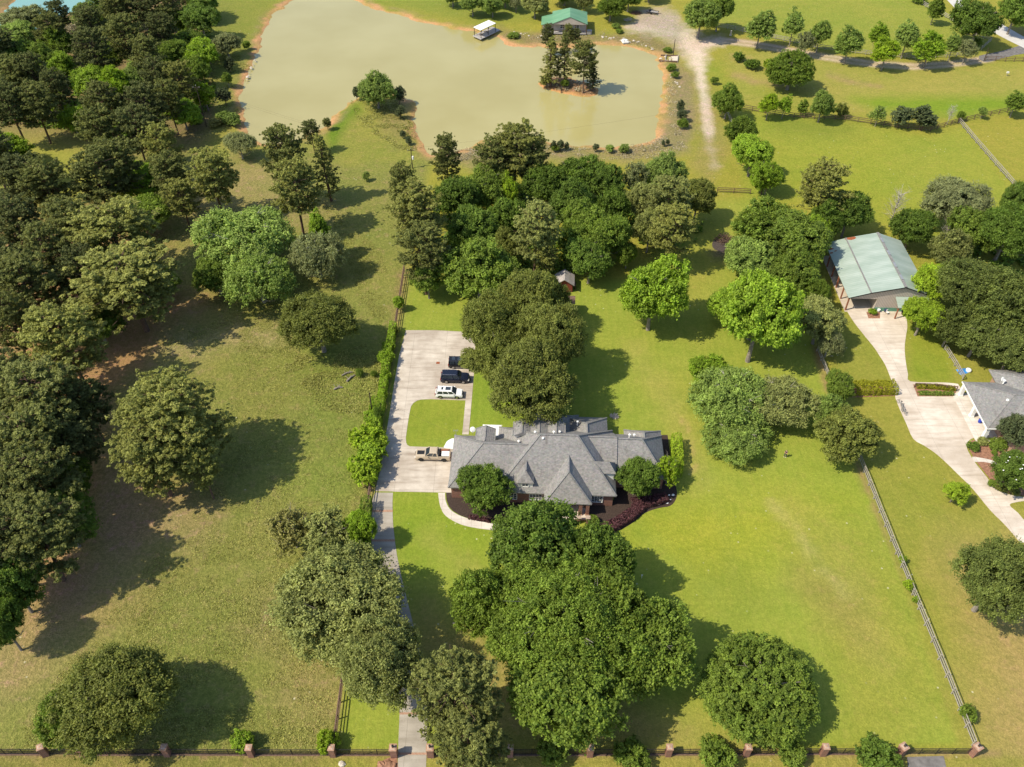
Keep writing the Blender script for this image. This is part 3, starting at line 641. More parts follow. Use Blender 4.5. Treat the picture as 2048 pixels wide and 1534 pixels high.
# vents, patio cover
for u, v, z, hh in ((13.6,7.4,8.3,.55),(16.6,7.4,8.5,.5),(14.9,6.0,8.6,.35),(20.6,12.6,5.4,.8),(29.0,9.3,6.2,.7),(29.8,9.6,6.0,.6),(17.6,8.9,7.1,.4),(11.0,7.0,6.6,.4)):
    g = MB(); g.lathe([(.11,0),(.11,hh),(.2,hh+.02),(.2,hh+.2),(.02,hh+.28)], 10, (u, v, z-.35)); g.build('roof_vent', M['white'], house)
g = MB(); g.box(4.6, 7.8, 11.6, 14.2, 2.75, 2.9)
pcv = g.build('patio_cover', M['white'], house)
g = MB()
for u, v in ((4.8,14.0),(7.6,14.0)): g = MB(); g.box(u-.06,u+.06,v-.06,v+.06,0,2.75); g.build('cover_post', M['white'], pcv)
g = MB(); g.box(8.3,11.6,.0+wf-.12,wf,2.3,2.5)
bpy.data.meshes
# satellite dish and aerial on the garage roof
def dish(loc, s, rz, label):
    d_ = tag(empty('satellite_dish', loc, rz), label, 'satellite dish')
    g = MB(); pr = [(.02,-.14)] + [(s*k/6, -.14+.14*(k/6)**2) for k in range(1, 7)] + [(s*.97, .01)]
    g.lathe(pr, 18); r_ = g.build('reflector', M['white'], d_, True); r_.location = (0, 0, .75); r_.rotation_euler = (R(55), 0, R(10))
    g = MB(); g.tube([(0,0,-.4),(0,0,.5),(0,-.05,.72)], .035); g.build('mast', M['grey_metal'], d_)
    g = MB(); g.tube([(0,-.1,.5),(0,-s*.9,.75)], .02); g.box(-.05,.05,-s*.95,-s*.85,.7,.82); g.build('feed_arm', M['grey_metal'], d_); return d_
q = P(945.7, 866, 3.9); dish((q.x, q.y, 4.0), .48, 0, 'round white satellite dish behind the garage roof of the brick house')
q = P(912, 870, 3.2); a_ = tag(empty('roof_aerial', (q.x, q.y, 2.9)), 'thin grey aerial on the back corner of the garage roof', 'aerial')
g = MB(); g.tube([(0,0,0),(0,0,1.5)], .03); g.build('mast', M['grey_metal'], a_)
g = MB(); g.tube([(-.4,0,1.4),(.4,0,1.4)], .02); [g.tube([(k,-.3,1.4),(k,.3,1.4)], .015) for k in (-.35,-.1,.15,.35)]; g.build('elements', M['grey_metal'], a_)

def face_mesh(name, pts, faces, mat, parent=None, off=(0, 0, 0)):
    me = bpy.data.meshes.new(name); me.from_pydata([tuple(Vector(p)-Vector(off)) for p in pts], [], faces); me.materials.append(mat); me.update()
    o = bpy.data.objects.new(name, me); col.objects.link(o); o.parent = parent; return o

# --- metal barn on the east
q0 = P(1743, 590, 0)
bA = P(1812, 575, 6.2); bB = P(1755, 465.5, 6.2)                   # ridge ends
ax = Vector((bB.x-bA.x, bB.y-bA.y, 0)); blen = ax.length; ang = math.atan2(ax.y, ax.x) - math.pi/2
barn = tag(empty('metal_barn', (bA.x, bA.y, 0), ang), 'big barn with pale green metal roof, rust at its back corner, at the drive end', 'barn')
Mi = Matrix.Rotation(-ang, 3, 'Z')
def loc_(px, py, h): v = P(px, py, h); v = Mi @ Vector((v.x-bA.x, v.y-bA.y, 0)); return v.x, v.y
uL, _ = loc_(1696.5, 594.5, 3.3); uR, _ = loc_(1807.5, 485, 4.3); uM, _ = loc_(1743, 587, 4.7)
print('barn', blen, uL, uR, uM, ang)
uR = 5.6
th = .12
def plane_roof(mb, u0, z0, u1, z1, v0, v1):
    mb.add([(u0,v0,z0),(u1,v0,z1),(u1,v1,z1),(u0,v1,z0),(u0,v0,z0-th),(u1,v0,z1-th),(u1,v1,z1-th),(u0,v1,z0-th)], [(0,1,2,3),(7,6,5,4),(4,5,1,0),(5,6,2,1),(6,7,3,2),(7,4,0,3)])
g = MB(); plane_roof(g, uM, 4.75, 0, 6.25, 0, blen); g.build('roof', M['metal_roof'], barn)
g = MB(); plane_roof(g, 0, 6.25, uR, 4.3, 0, blen); g.build('roof', M['metal_roof'], barn)
g = MB(); plane_roof(g, uL, 3.35, uM, 4.70, -.05, blen); ln = g.build('lean_to_roof', M['metal_roof'], barn)
g = MB(); g.bar((0,0,6.3),(0,blen,6.3),.55,.1); rc = g.build('ridge_cap', M['shingle_warm'], barn)
g = MB(); g.bar((uM,0,4.78),(uM,blen,4.78),.3,.06); g.build('roof_flashing', M['shingle_warm'], barn)
g = MB()
for k in (.12,.34,.56,.8): g = MB(); g.bar((0,blen*k,6.42),(0,blen*k+1.6,6.42),.45,.16); g.build('ridge_vent', M['grey_metal'], barn)
rs2 = random.Random(3)
def rust(u, v, s, sl, z):
    g = MB(); n = 11; pts = [(u+math.cos(2*math.pi*k/n)*s*(.6+.5*rs2.random()), v+math.sin(2*math.pi*k/n)*s*.55*(.6+.5*rs2.random())) for k in range(n)]
    pts = [(min(max(a, uL+.1), -.3), min(b, blen-.03)) for a, b in pts]
    g.add([(a, b, z(a)+.012) for a, b in pts], [tuple(range(n))]); g.build('rust_patch', M['rust'], ln if z is zl else barn)
zl = lambda a: 3.35+(4.70-3.35)*(a-uL)/(uM-uL)
zm = lambda a: 4.75+1.5*(a-uM)/(-uM)
rust(uM+1.0, blen-.4, 1.25, 0, zm)
for a, b, s_ in ((uL+.5, blen-2.6, .7), (uL+.35, blen-4.0, .5), (uL+1.3, blen-3.6, .35)): rust(a, b, s_, 0, zl)
uW = uM*.72
g = MB()     # enclosed part: walls with gable
wall_z = lambda a: (6.1 + a*(1.5/-uM)*-1*-1 if a < 0 else 6.1 - a*(1.95/uR))
g.add([(uW,.25,0),(uR-.2,.25,0),(uR-.2,.25,4.15),(0,.25,6.08),(uW,.25,6.08+uW*1.5/-uM),
       (uW,blen-.25,0),(uR-.2,blen-.25,0),(uR-.2,blen-.25,4.15),(0,blen-.25,6.08),(uW,blen-.25,6.08+uW*1.5/-uM)],
      [(0,1,2,3,4),(9,8,7,6,5),(1,6,7,2),(0,4,9,5)])
g.add([(uL+.2,.27,3.0),(uW-.01,.27,3.0),(uW-.01,.27,6.08+uW*1.5/-uM-.3),(uM,.27,4.55),(uL+.2,.27,3.25)], [(0,1,2,3,4)])
g.build('wall', M['siding'], barn)
g = MB(); g.box(uW-.03, uR-.15, .19, .24, .0, .9); g.build('green_wainscot', M['green_trim'], barn)
g = MB(); g.bar((uL,-.08,3.3),(uM,-.08,4.66),.07,.2); g.bar((uM,-.08,4.66),(0,-.08,6.2),.07,.2); g.bar((0,-.08,6.2),(uR,-.08,4.25),.07,.2); g.build('barge_board', M['black'], barn)
for k in range(6):
    g = MB(); v = .3+k*(blen-.6)/5; g.box(uL+.15,uL+.4,v-.12,v+.12,0,3.25); pt = g.build('post', M['wood_red'], barn)
    g = MB(); g.bar((uL+.27,v,2.3),(uL+.27,min(v+.9,blen-.1),3.2),.1,.1); g.build('brace', M['wood_red'], pt)
g = MB(); g.box(uL+.05,uW,-.2,blen,0,.06); g.build('floor_slab', M['concrete_light'], barn)
# porch canopy on the gable
g = MB(); plane_roof(g, -1.3, 3.1, uR-.1, 3.1, -2.3, .2)
g = MB(); g.add([(-1.2,.2,3.75),(uR-.3,.2,3.75),(uR-.3,-2.4,2.95),(-1.2,-2.4,2.95),(-1.2,.2,3.65),(uR-.3,.2,3.65),(uR-.3,-2.4,2.85),(-1.2,-2.4,2.85)], [(3,2,1,0),(4,5,6,7),(7,6,2,3),(4,7,3,0),(6,5,1,2)])
g.build('canopy', M['metal_roof'], barn)
for u in (-1.0, 2.1, uR-.5):
    g = MB(); g.box(u-.11,u+.11,-2.3,-2.08,0,2.88); pt = g.build('canopy_post', M['wood_red'], barn)
    g = MB(); g.bar((u,-2.19,2.1),(u+.6,-2.19,2.8),.09,.09); g.bar((u,-2.19,2.1),(u-.6,-2.19,2.8),.09,.09); g.build('brace', M['wood_red'], pt)
g = MB(); g.box(.2,3.2,.16,.24,.02,2.3); bd = g.build('barn_door', M['green_trim'], barn)
g = MB(); g.box(1.66,1.74,.14,.159,.05,2.25); g.build('door_rail', M['white'], bd)

# --- neighbour's house on the east edge
e0 = P(1925.4, 763.5, 3.0); e1 = P(1974.5, 856.8, 3.0)
ax = Vector((e0.x-e1.x, e0.y-e1.y, 0)); an = math.atan2(ax.y, ax.x)-math.pi/2; ln_ = ax.length; print('nbr', ln_, an)
nb = tag(empty('neighbour_house', (e1.x, e1.y, 0), an), 'grey hip-roofed house with white fascia and a deep open porch, at the east edge', 'house')
rf, cp = MB(), MB()
hip(rf, cp, 0, 24, 0, ln_, 3.0, (ln_/2, ln_/2), (24-ln_/2, ln_/2), 5.6)
hip(rf, cp, 3.0, 12, -3.6, ln_-1, 3.05, (7.4, 1.0), (7.4, 5.0), 5.3)
hip(rf, cp, 6.0, 22, 2, ln_+3.5, 2.98, (11, 8.5), (17, 8.5), 6.6)
rf.build('roof', M['shingle_warm'], nb); cp.build('ridge_cap', M['shingle'], nb)
g = MB(); g.box(-.1,-.01,-.1,ln_+.1,2.78,3.03); g.box(-.01,3,-.1,-.02,2.78,3.03); g.build('fascia', M['white'], nb)
g = MB(); walls(g, 3.2, 20, .5, ln_-.5, 2.75); walls(g, 3.6, 11.5, -3.0, 3, 2.75); walls(g, 7, 21, 5, ln_+3, 2.75); g.build('wall', M['tan_brick'], nb)
for v in (.35, ln_*.5, ln_-.4):
    g = MB(); g.box(.15,.75,v-.3,v+.3,0,2.8); c_ = g.build('porch_column', M['white'], nb)
    g = MB(); g.box(.07,.83,v-.38,v+.38,0,.3); g.build('plinth', M['white'], c_)
g = MB(); g.box(-.9,3.2,-.3,ln_+.1,0,.07); g.build('porch_floor', M['walk'], nb)
window(nb, 8.6, -3.0, .9, 2.0, 1.4, 'front', 4, 3); window(nb, 3.2, 3.0, .9, 1.6, 1.4, 'left', 3, 3); window(nb, 3.2, 8.5, .9, 1.6, 1.4, 'left', 3, 3)
for u, v, z in ((4.5, ln_*.42, 4.9), (8.5, 3.5, 5.0), (6.5, ln_-1, 4.2)):
    g = MB(); g.lathe([(.14,0),(.14,.6),(.24,.62),(.24,.85),(.02,.95)], 10, (u, v, z-.5)); g.build('roof_vent', M['white'], nb)
q = P(2003, 764, 3.4); dish((q.x, q.y, 3.3), .45, .3, 'white satellite dish on the back edge of the east neighbour house roof')
q = P(1959, 845, 0); bk = tag(empty('rain_barrel', (q.x, q.y, 0)), 'blue plastic barrel under the porch of the east house', 'barrel')
g = MB(); g.lathe([(.3,0),(.36,.3),(.36,.6),(.31,.9)], 14); g.build('drum', M['royal'], bk, True); g = MB(); g.lathe([(.33,.9),(.33,.96),(.05,.98)], 14); g.build('lid', M['navy_cloth'], bk)

# --- cabin by the pond
cA = P(1140.3, 33.7, 6.0); cB = P(1140.3, 5.6, 6.0)
cab = tag(empty('pond_cabin', (cA.x, cA.y, 0), R(-3)), 'tan cabin with bright green metal roof and deep porch facing the pond', 'cabin')
W2 = abs(P(1176.3, 46.8, 3.6).x - P(1105, 43.9, 3.6).x)/2; LN = 11.5; print('cabin', W2, (cB-cA).length)
def two_sided(mb, w2, v0, v1, ze, zr, hipb=0): 
    mb.add([(-w2,v0,ze),(0,v0,zr),(w2,v0,ze),(-w2,v1,ze),(0,v1-hipb,zr),(w2,v1,ze),(-w2,v0,ze-.14),(0,v0,zr-.14),(w2,v0,ze-.14),(-w2,v1,ze-.14),(w2,v1,ze-.14)],
      [(0,1,4,3),(1,2,5,4),(3,4,5),(6,7,1,0),(7,8,2,1),(9,6,0,3),(8,10,5,2),(10,9,3,5),(6,9,7),(8,7,10),(7,9,10)])
g = MB(); two_sided(g, W2, 0, LN, 3.7, 6.0, 3.0); g.build('roof', M['metal_roof2'], cab)
g = MB(); g.add([(-W2-3.6,1.2,2.8),(-W2+.3,1.2,3.75),(-W2+.3,9,3.75),(-W2-3.6,9,2.8),(-W2-3.6,1.2,2.7),(-W2+.3,1.2,3.6),(-W2+.3,9,3.6),(-W2-3.6,9,2.7)], [(0,1,2,3),(7,6,5,4),(4,5,1,0),(7,4,0,3)]); g.build('side_roof', M['metal_roof2'], cab)
g = MB(); g.add([(-W2+.3,.15,3.45),(W2-.3,.15,3.45),(0,.15,5.8)], [(0,1,2)]); g.box(-W2+.4,W2-.4,2.6,LN-.4,.5,3.55); g.box(-W2-3.1,-W2+.4,3,8.6,.3,2.8); g.build('wall', M['siding'], cab)
g = MB(); g.box(-W2+.2,W2-.2,.1,2.7,.35,.55); g.box(-W2-3.3,-W2+.2,1.6,3,.3,.45); g.build('porch_floor', M['deck'], cab)
g = MB(); 
for u in np.linspace(-W2+.4, W2-.4, 15): g.box(u-.03,u+.03,.14,.2,.55,1.45)
g.box(-W2+.3,W2-.3,.12,.22,1.45,1.53); g.build('porch_railing', M['wood_brown'], cab)
for u in (-W2+.35, -W2/3, W2/3, W2-.35):
    g = MB(); g.box(u-.1,u+.1,.1,.3,.0,3.5); g.build('porch_post', M['wood_brown'], cab)
for u in (-W2-3.3, -W2-1.4): g = MB(); g.box(u-.08,u+.08,1.5,1.66,0,2.85); g.build('porch_post', M['wood_brown'], cab)
window(cab, -2.4, 2.6, 1.3, 1.4, 1.2); window(cab, 2.4, 2.6, 1.3, 1.4, 1.2)
g = MB(); g.box(-.5,.5,2.53,2.6,.56,2.6); g.build('door', M['wood_brown'], cab)
g = MB(); g.box(W2-.1,W2+1.6,1.0,2.2,0,1.2); g.box(W2+.3,W2+1.4,2.4,3.4,0,.9); g.build('porch_steps', M['deck'], cab)

# --- boat dock with white roof
dA, dB, dC, dD = [P(a, b, 3.1) for a, b in ((946.9,54),(977.2,41.6),(991.9,46.1),(961.5,60.3))]
dk = tag(empty('boat_dock', (dD.x, dD.y, 0)), 'small dock with flat white roof on posts, reaching into the pond', 'dock')
u_ = Vector((dC-dD)[:2]); v_ = Vector((dA-dD)[:2])
def dkp(a, b, z): p_ = u_*a + v_*b; return (p_.x, p_.y, z)
g = MB(); q = [dkp(0,0,3.1),dkp(1,0,3.1),dkp(1,1,3.1),dkp(0,1,3.1)]; g.add(q+[(a,b,c-.15) for a,b,c in q], [(0,1,2,3),(7,6,5,4),(4,5,1,0),(5,6,2,1),(6,7,3,2),(7,4,0,3)]); g.build('roof', M['white'], dk)
g = MB(); q = [dkp(-.05,-.08,.35),dkp(1.25,-.08,.35),dkp(1.25,1.05,.35),dkp(-.05,1.05,.35)]; g.add(q+[(a,b,c-.18) for a,b,c in q], [(0,1,2,3),(7,6,5,4),(4,5,1,0),(5,6,2,1),(6,7,3,2),(7,4,0,3)]); g.build('deck', M['deck'], dk)
for a in (.03,.5,.97):
    for b in (.04,.96):
        p_ = dkp(a,b,0); g = MB(); g.tube([(p_[0],p_[1],-1.6),(p_[0],p_[1],2.95)], .11); g.build('post', M['wood_dark'], dk)
g = MB()
for a, b in (((0,1,1.3),(1.2,1,1.3)), ((0,0.02,1.3),(0,1,1.3))): g.bar(dkp(*a), dkp(*b), .07)
g.build('railing', M['wood_brown'], dk)
for a, b in ((.25,.5),(.6,.55)):
    p_ = dkp(a,b,.36); g = MB(); g.box(p_[0]-.7,p_[0]+.7,p_[1]-.22,p_[1]+.22,.75,.82); g.box(p_[0]-.6,p_[0]-.5,p_[1]-.2,p_[1]+.2,.36,.75); g.box(p_[0]+.5,p_[0]+.6,p_[1]-.2,p_[1]+.2,.36,.75); g.build('bench', M['wood_brown'], dk)

# --- garden shed half under the trees
q = P(1128, 584, 0); sh = tag(empty('garden_shed', (q.x, q.y, 0), R(-4)), 'small dark red shed with brown roof behind the big oak', 'shed')
g = MB(); g.box(-1.7,1.7,0,3.2,0,2.2); g.add([(-1.7,0,2.2),(1.7,0,2.2),(0,0,3.3),(-1.7,3.2,2.2),(1.7,3.2,2.2),(0,3.2,3.3)], [(0,1,2),(5,4,3)]); g.build('wall', M['shed_red'], sh)
g = MB(); g.add([(-2.1,-.35,1.98),(0,-.35,3.38),(2.1,-.35,1.98),(-2.1,3.5,1.98),(0,3.5,3.38),(2.1,3.5,1.98),(-2.1,-.35,1.86),(0,-.35,3.26),(2.1,-.35,1.86),(-2.1,3.5,1.86),(0,3.5,3.26),(2.1,3.5,1.86)],
  [(0,1,4,3),(1,2,5,4),(6,7,1,0),(7,8,2,1),(10,9,3,4),(11,10,4,5),(9,6,0,3),(8,11,5,2),(9,10,7,6),(10,11,8,7)]); g.build('roof', M['shed_roof'], sh)
g = MB(); g.box(-.45,.45,-.06,0,.05,1.95); g.build('door', M['wood_brown'], sh); g = MB(); g.box(1.7,2.4,.9,2.1,1.1,1.2); g.box(2.3,2.4,1,2,0,1.1); g.build('side_shelf', M['wood_brown'], sh)
# --- play frame whose shadow lies by the shed
q = P(1134, 624, 0); pf = tag(empty('play_frame', (q.x, q.y, 0), R(-3)), 'wooden play frame with dark roof under the north side of the big oak', 'play frame')
for a in (-1.1, 1.1):
    for b in (-1.1, 1.1): g = MB(); g.box(a-.07,a+.07,b-.07,b+.07,0,3.2); g.build('post', M['wood_red'], pf)
g = MB(); g.box(-1.2,1.2,-1.2,1.2,1.35,1.45); g.build('platform', M['wood_red'], pf)
g = MB(); g.add([(-1.5,-1.4,3.1),(1.5,-1.4,3.1),(1.5,1.4,3.1),(-1.5,1.4,3.1),(-1.5,0,4.0),(1.5,0,4.0)], [(0,1,5,4),(2,3,4,5),(1,2,5),(3,0,4),(3,2,1,0)]); g.build('roof', M['wood_brown'], pf)
# ---------------------------------------------------------------- vehicles
def paint_mat(name, c, rough=.25): return simple(name, c, rough, var=.04, spec=.6)
M['black_paint'] = paint_mat('black_car_paint', (.012, .013, .018)); M['navy_paint'] = paint_mat('navy_car_paint', (.010, .014, .030))
M['white_paint'] = paint_mat('white_car_paint', (.80, .80, .80)); M['tan_paint'] = paint_mat('tan_car_paint', (.46, .38, .28), .35)
M['lamp'] = simple('lamp_lens', (.7, .7, .68), .15, spec=.8); M['tail'] = simple('tail_lamp', (.35, .02, .015), .2, spec=.7); M['chrome'] = simple('chrome', (.6, .6, .62), .2, .9)
def loft(mb, secs):                    # secs: list of closed rings of equal count
    n = len(secs[0]); base = [p for s_ in secs for p in s_]; fs = []
    for i in range(len(secs)-1):
        for k in range(n): fs.append((i*n+k, i*n+(k+1) % n, (i+1)*n+(k+1) % n, (i+1)*n+k))
    fs += [tuple(range(n))[::-1], tuple(range((len(secs)-1)*n, len(secs)*n))]
    mb.add(base, fs)
def vehicle(name, label, cat, loc, rz, paint, Lc, Wc, hh, prof, glassprof, wheels, wr, truck=False, roofbits=None, rails=False):
    """prof: (x, top z, half width) stations of the lower body, front at +x; glassprof: greenhouse stations"""
    root = tag(empty(name, loc, rz), label, cat)
    def ring(x_, zt, hw, zb=.28): return [(x_, -hw*.93, zb), (x_, -hw, zb+.18), (x_, -hw, zt-.22), (x_, -hw*.90, zt-.03), (x_, -hw*.6, zt), (x_, hw*.6, zt), (x_, hw*.90, zt-.03), (x_, hw, zt-.22), (x_, hw, zb+.18), (x_, hw*.93, zb)]
    g = MB(); loft(g, [ring(*p) for p in prof]); body = g.build('body', paint, root, True)
    e_ = body.modifiers.new('s', 'EDGE_SPLIT'); e_.split_angle = R(38)
    xs_, zb, hw = glassprof['x'], glassprof['z0'], glassprof['hw']; x0, x1, x2, x3 = xs_; zr = glassprof['z1']
    g = MB()
    lo = lambda a: [(a, -hw, zb), (a, hw, zb)]; hi_ = hw*.80
    V = [(x0,-hw,zb),(x0,hw,zb),(x3,hw*.96,zb),(x3,-hw*.96,zb),(x1,-hi_,zr-.04),(x1,hi_,zr-.04),(x2,hi_,zr-.04),(x2,-hi_,zr-.04)]
    g.add(V, [(0,3,7,4),(2,1,5,6),(3,2,6,7),(1,0,4,5),(4,7,6,5)]); gl = g.build('cabin_glass', M['glass'], root)
    g = MB(); r_ = .05
    g.add([(x1-.06,-hi_-.03,zr-.05),(x1-.06,hi_+.03,zr-.05),(x2+.06,hi_+.03,zr-.05),(x2+.06,-hi_-.03,zr-.05),(x1+.08,-hi_*.86,zr+.03),(x1+.08,hi_*.86,zr+.03),(x2-.12,hi_*.86,zr+.03),(x2-.12,-hi_*.86,zr+.03)],
          [(4,7,6,5),(0,3,7,4),(3,2,6,7),(2,1,5,6),(1,0,4,5)])
    def pillar(xa, xb, wd=.12):
        for sgn in (-1, 1): g.bar((xa, sgn*(hw+.005), zb), (xb, sgn*(hi_+.02), zr-.03), wd, .05, up=(0, sgn, 0))
    pillar(x0+.08, x1+.02, .2); pillar(x3-.05, x2, .1)
    for fr in glassprof.get('p', (.36, .68)): pillar(x0+(x3-x0)*fr, x1+(x2-x1)*fr, .09)
    g.build('roof', paint, root)
    for x_, s_ in [(a, b) for a in wheels for b in (-1, 1)]:
        yw = s_*(Wc/2-.12)
        g = MB(); g.lathe([(wr-.06,-.13),(wr,-.09),(wr,.09),(wr-.06,.13)], 18, (x_, yw, wr), 'y'); wh = g.build('wheel', M['tyre'], root, False)
        g = MB(); g.lathe([(wr*.62,-.02),(wr*.60,.0),(.1,.02)], 14, (x_, yw+s_*.13, wr), 'y'); g.build('rim', M['alloy'] if not truck else M['black'], wh)
        g = MB(); n_ = 14; pts = [(x_+math.cos(math.pi*k/n_)*(wr+.07), wr+math.sin(math.pi*k/n_)*(wr+.07)) for k in range(n_+1)]
        ys_ = s_*(Wc/2+.008); g.add([(a, ys_, b) for a, b in pts], [tuple(range(n_+1)) if s_ < 0 else tuple(range(n_+1))[::-1]]); g.build('wheel_arch', M['black'], root)
    xf = prof[-1][0]; xr = prof[0][0]; zf = prof[-2][1]
    for s_ in (-1, 1):
        g = MB(); g.box(xf-.32, xf+.02, s_*Wc*.36-.2, s_*Wc*.36+.2, zf-.34, zf-.14); g.build('headlight', M['lamp'], root)
        g = MB(); g.box(xr-.02, xr+.1, s_*Wc*.42-.12, s_*Wc*.42+.12, .75, 1.15); g.build('tail_light', M['tail'], root)
        g = MB(); g.box(x3-.55, x3-.32, s_*(Wc/2+.02), s_*(Wc/2+.22), zb-.02, zb+.16); g.build('mirror', paint, root)
        g = MB(); g.box(xr+.9, xf-1.2, s_*Wc/2-.01, s_*Wc/2+.015, .42, .47); g.build('side_trim', M['black'] if paint is not M['black_paint'] else M['chrome'], root)
        if rails: g = MB(); g.bar((x1+.15, s_*hi_*.9, zr+.08), (x2-.3, s_*hi_*.9, zr+.08), .05, .05); g.build('roof_rail', M['chrome'], root)
    g = MB(); g.box(xf-.03, xf+.03, -Wc*.25, Wc*.25, .45, zf-.16); g.build('grille', M['black'], root)
    for (a0, a1, b0, b1) in (roofbits or ()):
        g = MB(); g.box(a0, a1, b0, b1, zr+.031, zr+.045); g.build('sunroof', M['glass'], root)
    return root
def suv_prof(L_, hood, belt, W_): h = L_/2; return [(-h, belt-.28, W_*.45), (-h+.10, belt-.04, W_*.485), (-h+.6, belt, W_*.5), (h-1.9, belt, W_*.5), (h-1.35, belt-.05, W_*.5), (h-.5, hood, W_*.49), (h-.12, hood-.1, W_*.45), (h, hood-.35, W_*.40)]
def put(px0, px1, py, h=0):
    a, b = P(px0, py, h), P(px1, py, h); return (a+b)/2, (b-a).length
c_, _ = put(869, 928, 791); wv_ = vehicle('white_suv', 'white sport utility vehicle with black sunroof panels, nearest the grass inset', 'car', (c_.x, c_.y, .035), R(-2.5), M['white_paint'], 4.95, 1.98, 1.7,
  suv_prof(4.95, 1.0, 1.12, 1.96), dict(x=(-2.30,-1.95,.55,1.35), z0=1.08, z1=1.70, hw=.90), (-1.5, 1.5), .37, roofbits=[(-1.35,-1.0,-.35,.35), (-.6,.35,-.42,.42)])
c_, _ = put(882, 939, 760.5); vehicle('black_suv', 'large black sport utility vehicle with silver roof rails, between the other two', 'car', (c_.x, c_.y, .035), R(-2), M['navy_paint'], 5.3, 2.05, 1.9,
  suv_prof(5.3, 1.18, 1.28, 2.03), dict(x=(-2.5,-2.25,.55,1.2), z0=1.24, z1=1.90, hw=.95, p=(.3,.62)), (-1.55, 1.6), .41, rails=True)
c_, _ = put(897, 948, 732); vehicle('black_van', 'boxy black vehicle whose nose is hidden under the oak branches', 'car', (c_.x, c_.y, .035), R(-1), M['black_paint'], 4.75, 1.95, 1.8,
  suv_prof(4.75, 1.12, 1.2, 1.93), dict(x=(-2.3,-2.2,.5,1.05), z0=1.16, z1=1.82, hw=.92), (-1.45, 1.45), .38, roofbits=[(-1.7,-1.1,-.5,.5), (-.6,.2,-.5,.5)])
# pickup, nose to the west
c_, _ = put(832.5, 900, 915); h = 2.95; W_ = 2.0
pk = vehicle('pickup_truck', 'tan crew-cab pickup with black bonnet stripe beside the brick house', 'pickup truck', (c_.x, c_.y, .035), R(180-2), M['tan_paint'], 5.9, W_, 1.9,
  [(-h, .72, .9), (-h+.05, .74, .95), (-h+1.86, .74, .97), (-h+1.9, 1.22, 1.0), (h-1.75, 1.22, 1.0), (h-.5, 1.14, .98), (h-.1, 1.05, .92), (h, .8, .86)],
  dict(x=(-h+1.95,-h+2.15,h-2.55,h-1.75), z0=1.2, z1=1.88, hw=.92, p=(.45,)), (-1.95, 1.9), .42, truck=True)
g = MB(); g.box(-h+.02,-h+1.88,-1.0,-.9,.5,1.25); g.box(-h+.02,-h+1.88,.9,1.0,.5,1.25); g.box(-h-.01,-h+.08,-.9,.9,.5,1.24); g.build('bed_side', M['tan_paint'], pk)
g = MB(); g.box(-h+.1,-h+1.85,-.89,.89,.752,.77); g.build('bed_floor', M['black'], pk)
g = MB(); g.box(h-1.6,h-.35,-.42,.42,1.175,1.215); g.build('bonnet_stripe', M['black'], pk)
tag(MB().box(-.55,.75,-.6,.45,0,.3).build('white_board_load', M['white']), 'white board lying in the bed of the tan pickup', 'board')
o = bpy.data.objects['white_board_load']; a_ = R(178); o.location = (c_.x+math.cos(a_)*(-h+.9)-0, c_.y, .82); o.name = 'board'
tag(MB().box(-.7,.7,-.16,.16,0,.35).build('crate', M['wood_red']), 'reddish crate along the far side of the pickup bed', 'crate')
o = bpy.data.objects['crate']; o.location = (c_.x+h-1.0, c_.y+.68, .82)

# ---------------------------------------------------------------- fences
def rail_fence(name, label, pts, mat, post_gap=2.6, rails=3, hgt=1.35, lean=.0, thick=.12, group=None, cap=False):
    pts = [Vector(p) for p in pts]; root = tag(empty(name, pts[0]), label, 'fence', group); o_ = pts[0]
    proto = MB().box(-.07,.07,-.07,.07,-.1,hgt+.08).build('post', mat, root); first = True; rr = random.Random(len(pts)*7+int(o_.x))
    for i in range(len(pts)-1):
        a, b = pts[i], pts[i+1]; d = b-a; n = max(1, round(d.length/post_gap))
        for k in range(n + (1 if i == len(pts)-2 else 0)):
            p = a + d*(k/n); pst = proto if first else proto.copy()
            if not first: col.objects.link(pst); pst.parent = root
            pst.location = p-o_; pst.rotation_euler = (rr.uniform(-.03,.03), rr.uniform(-.03,.03), math.atan2(d.y, d.x)); first = False
    for r_ in range(rails):
        z = hgt*(r_+.95)/(rails-.05) if rails > 1 else hgt; g = MB()
        for i in range(len(pts)-1):
            a, b = pts[i]-o_, pts[i+1]-o_; d = b-a; n = max(1, round(d.length/post_gap)); s_ = Vector((-d.y, d.x, 0)).normalized()*.09
            q_ = [a+d*(k/n)+s_+Vector((0,0,z+rr.uniform(-.035,.035))) for k in range(n+1)]
            for k in range(n): g.bar(q_[k], q_[k+1], .06, .15)
        g.build('rail', mat, root)
    if cap:
        g = MB()
        for i in range(len(pts)-1): g.bar(pts[i]-o_+Vector((0,0,hgt+.12)), pts[i+1]-o_+Vector((0,0,hgt+.12)), .16, .05)
        g.build('top_board', mat, root)
    return root
def pp(*a): return [P(u, v) for u, v in a]
rail_fence('rail_fence', 'pale grey rail fence down the east side of the home lawn', pp((1716,920),(1780,1083),(1835,1219),(1890,1355),(1943,1491)), M['wood_grey'], 2.6, 3, 1.5)
rail_fence('rail_fence', 'short stretch of grey fence beside the brown strip, above the sprawling tree', pp((1633,702),(1648,740),(1662,775)), M['wood_grey'], 2.5, 3, 1.3)
rail_fence('rail_fence', 'dark old plank fence on the west boundary of the brick house lawn', pp((809,542),(800,600),(791,657),(777,745),(765,820),(750,915),(741,983)), M['wood_brown'], 2.4, 3, 1.5, cap=True)
rail_fence('rail_fence', 'weathered fence running under the trees to the front iron fence', pp((741,983),(733,1035),(716,1150),(695,1290),(681,1405),(668,1508)), M['wood_brown'], 2.4, 3, 1.5, cap=True)
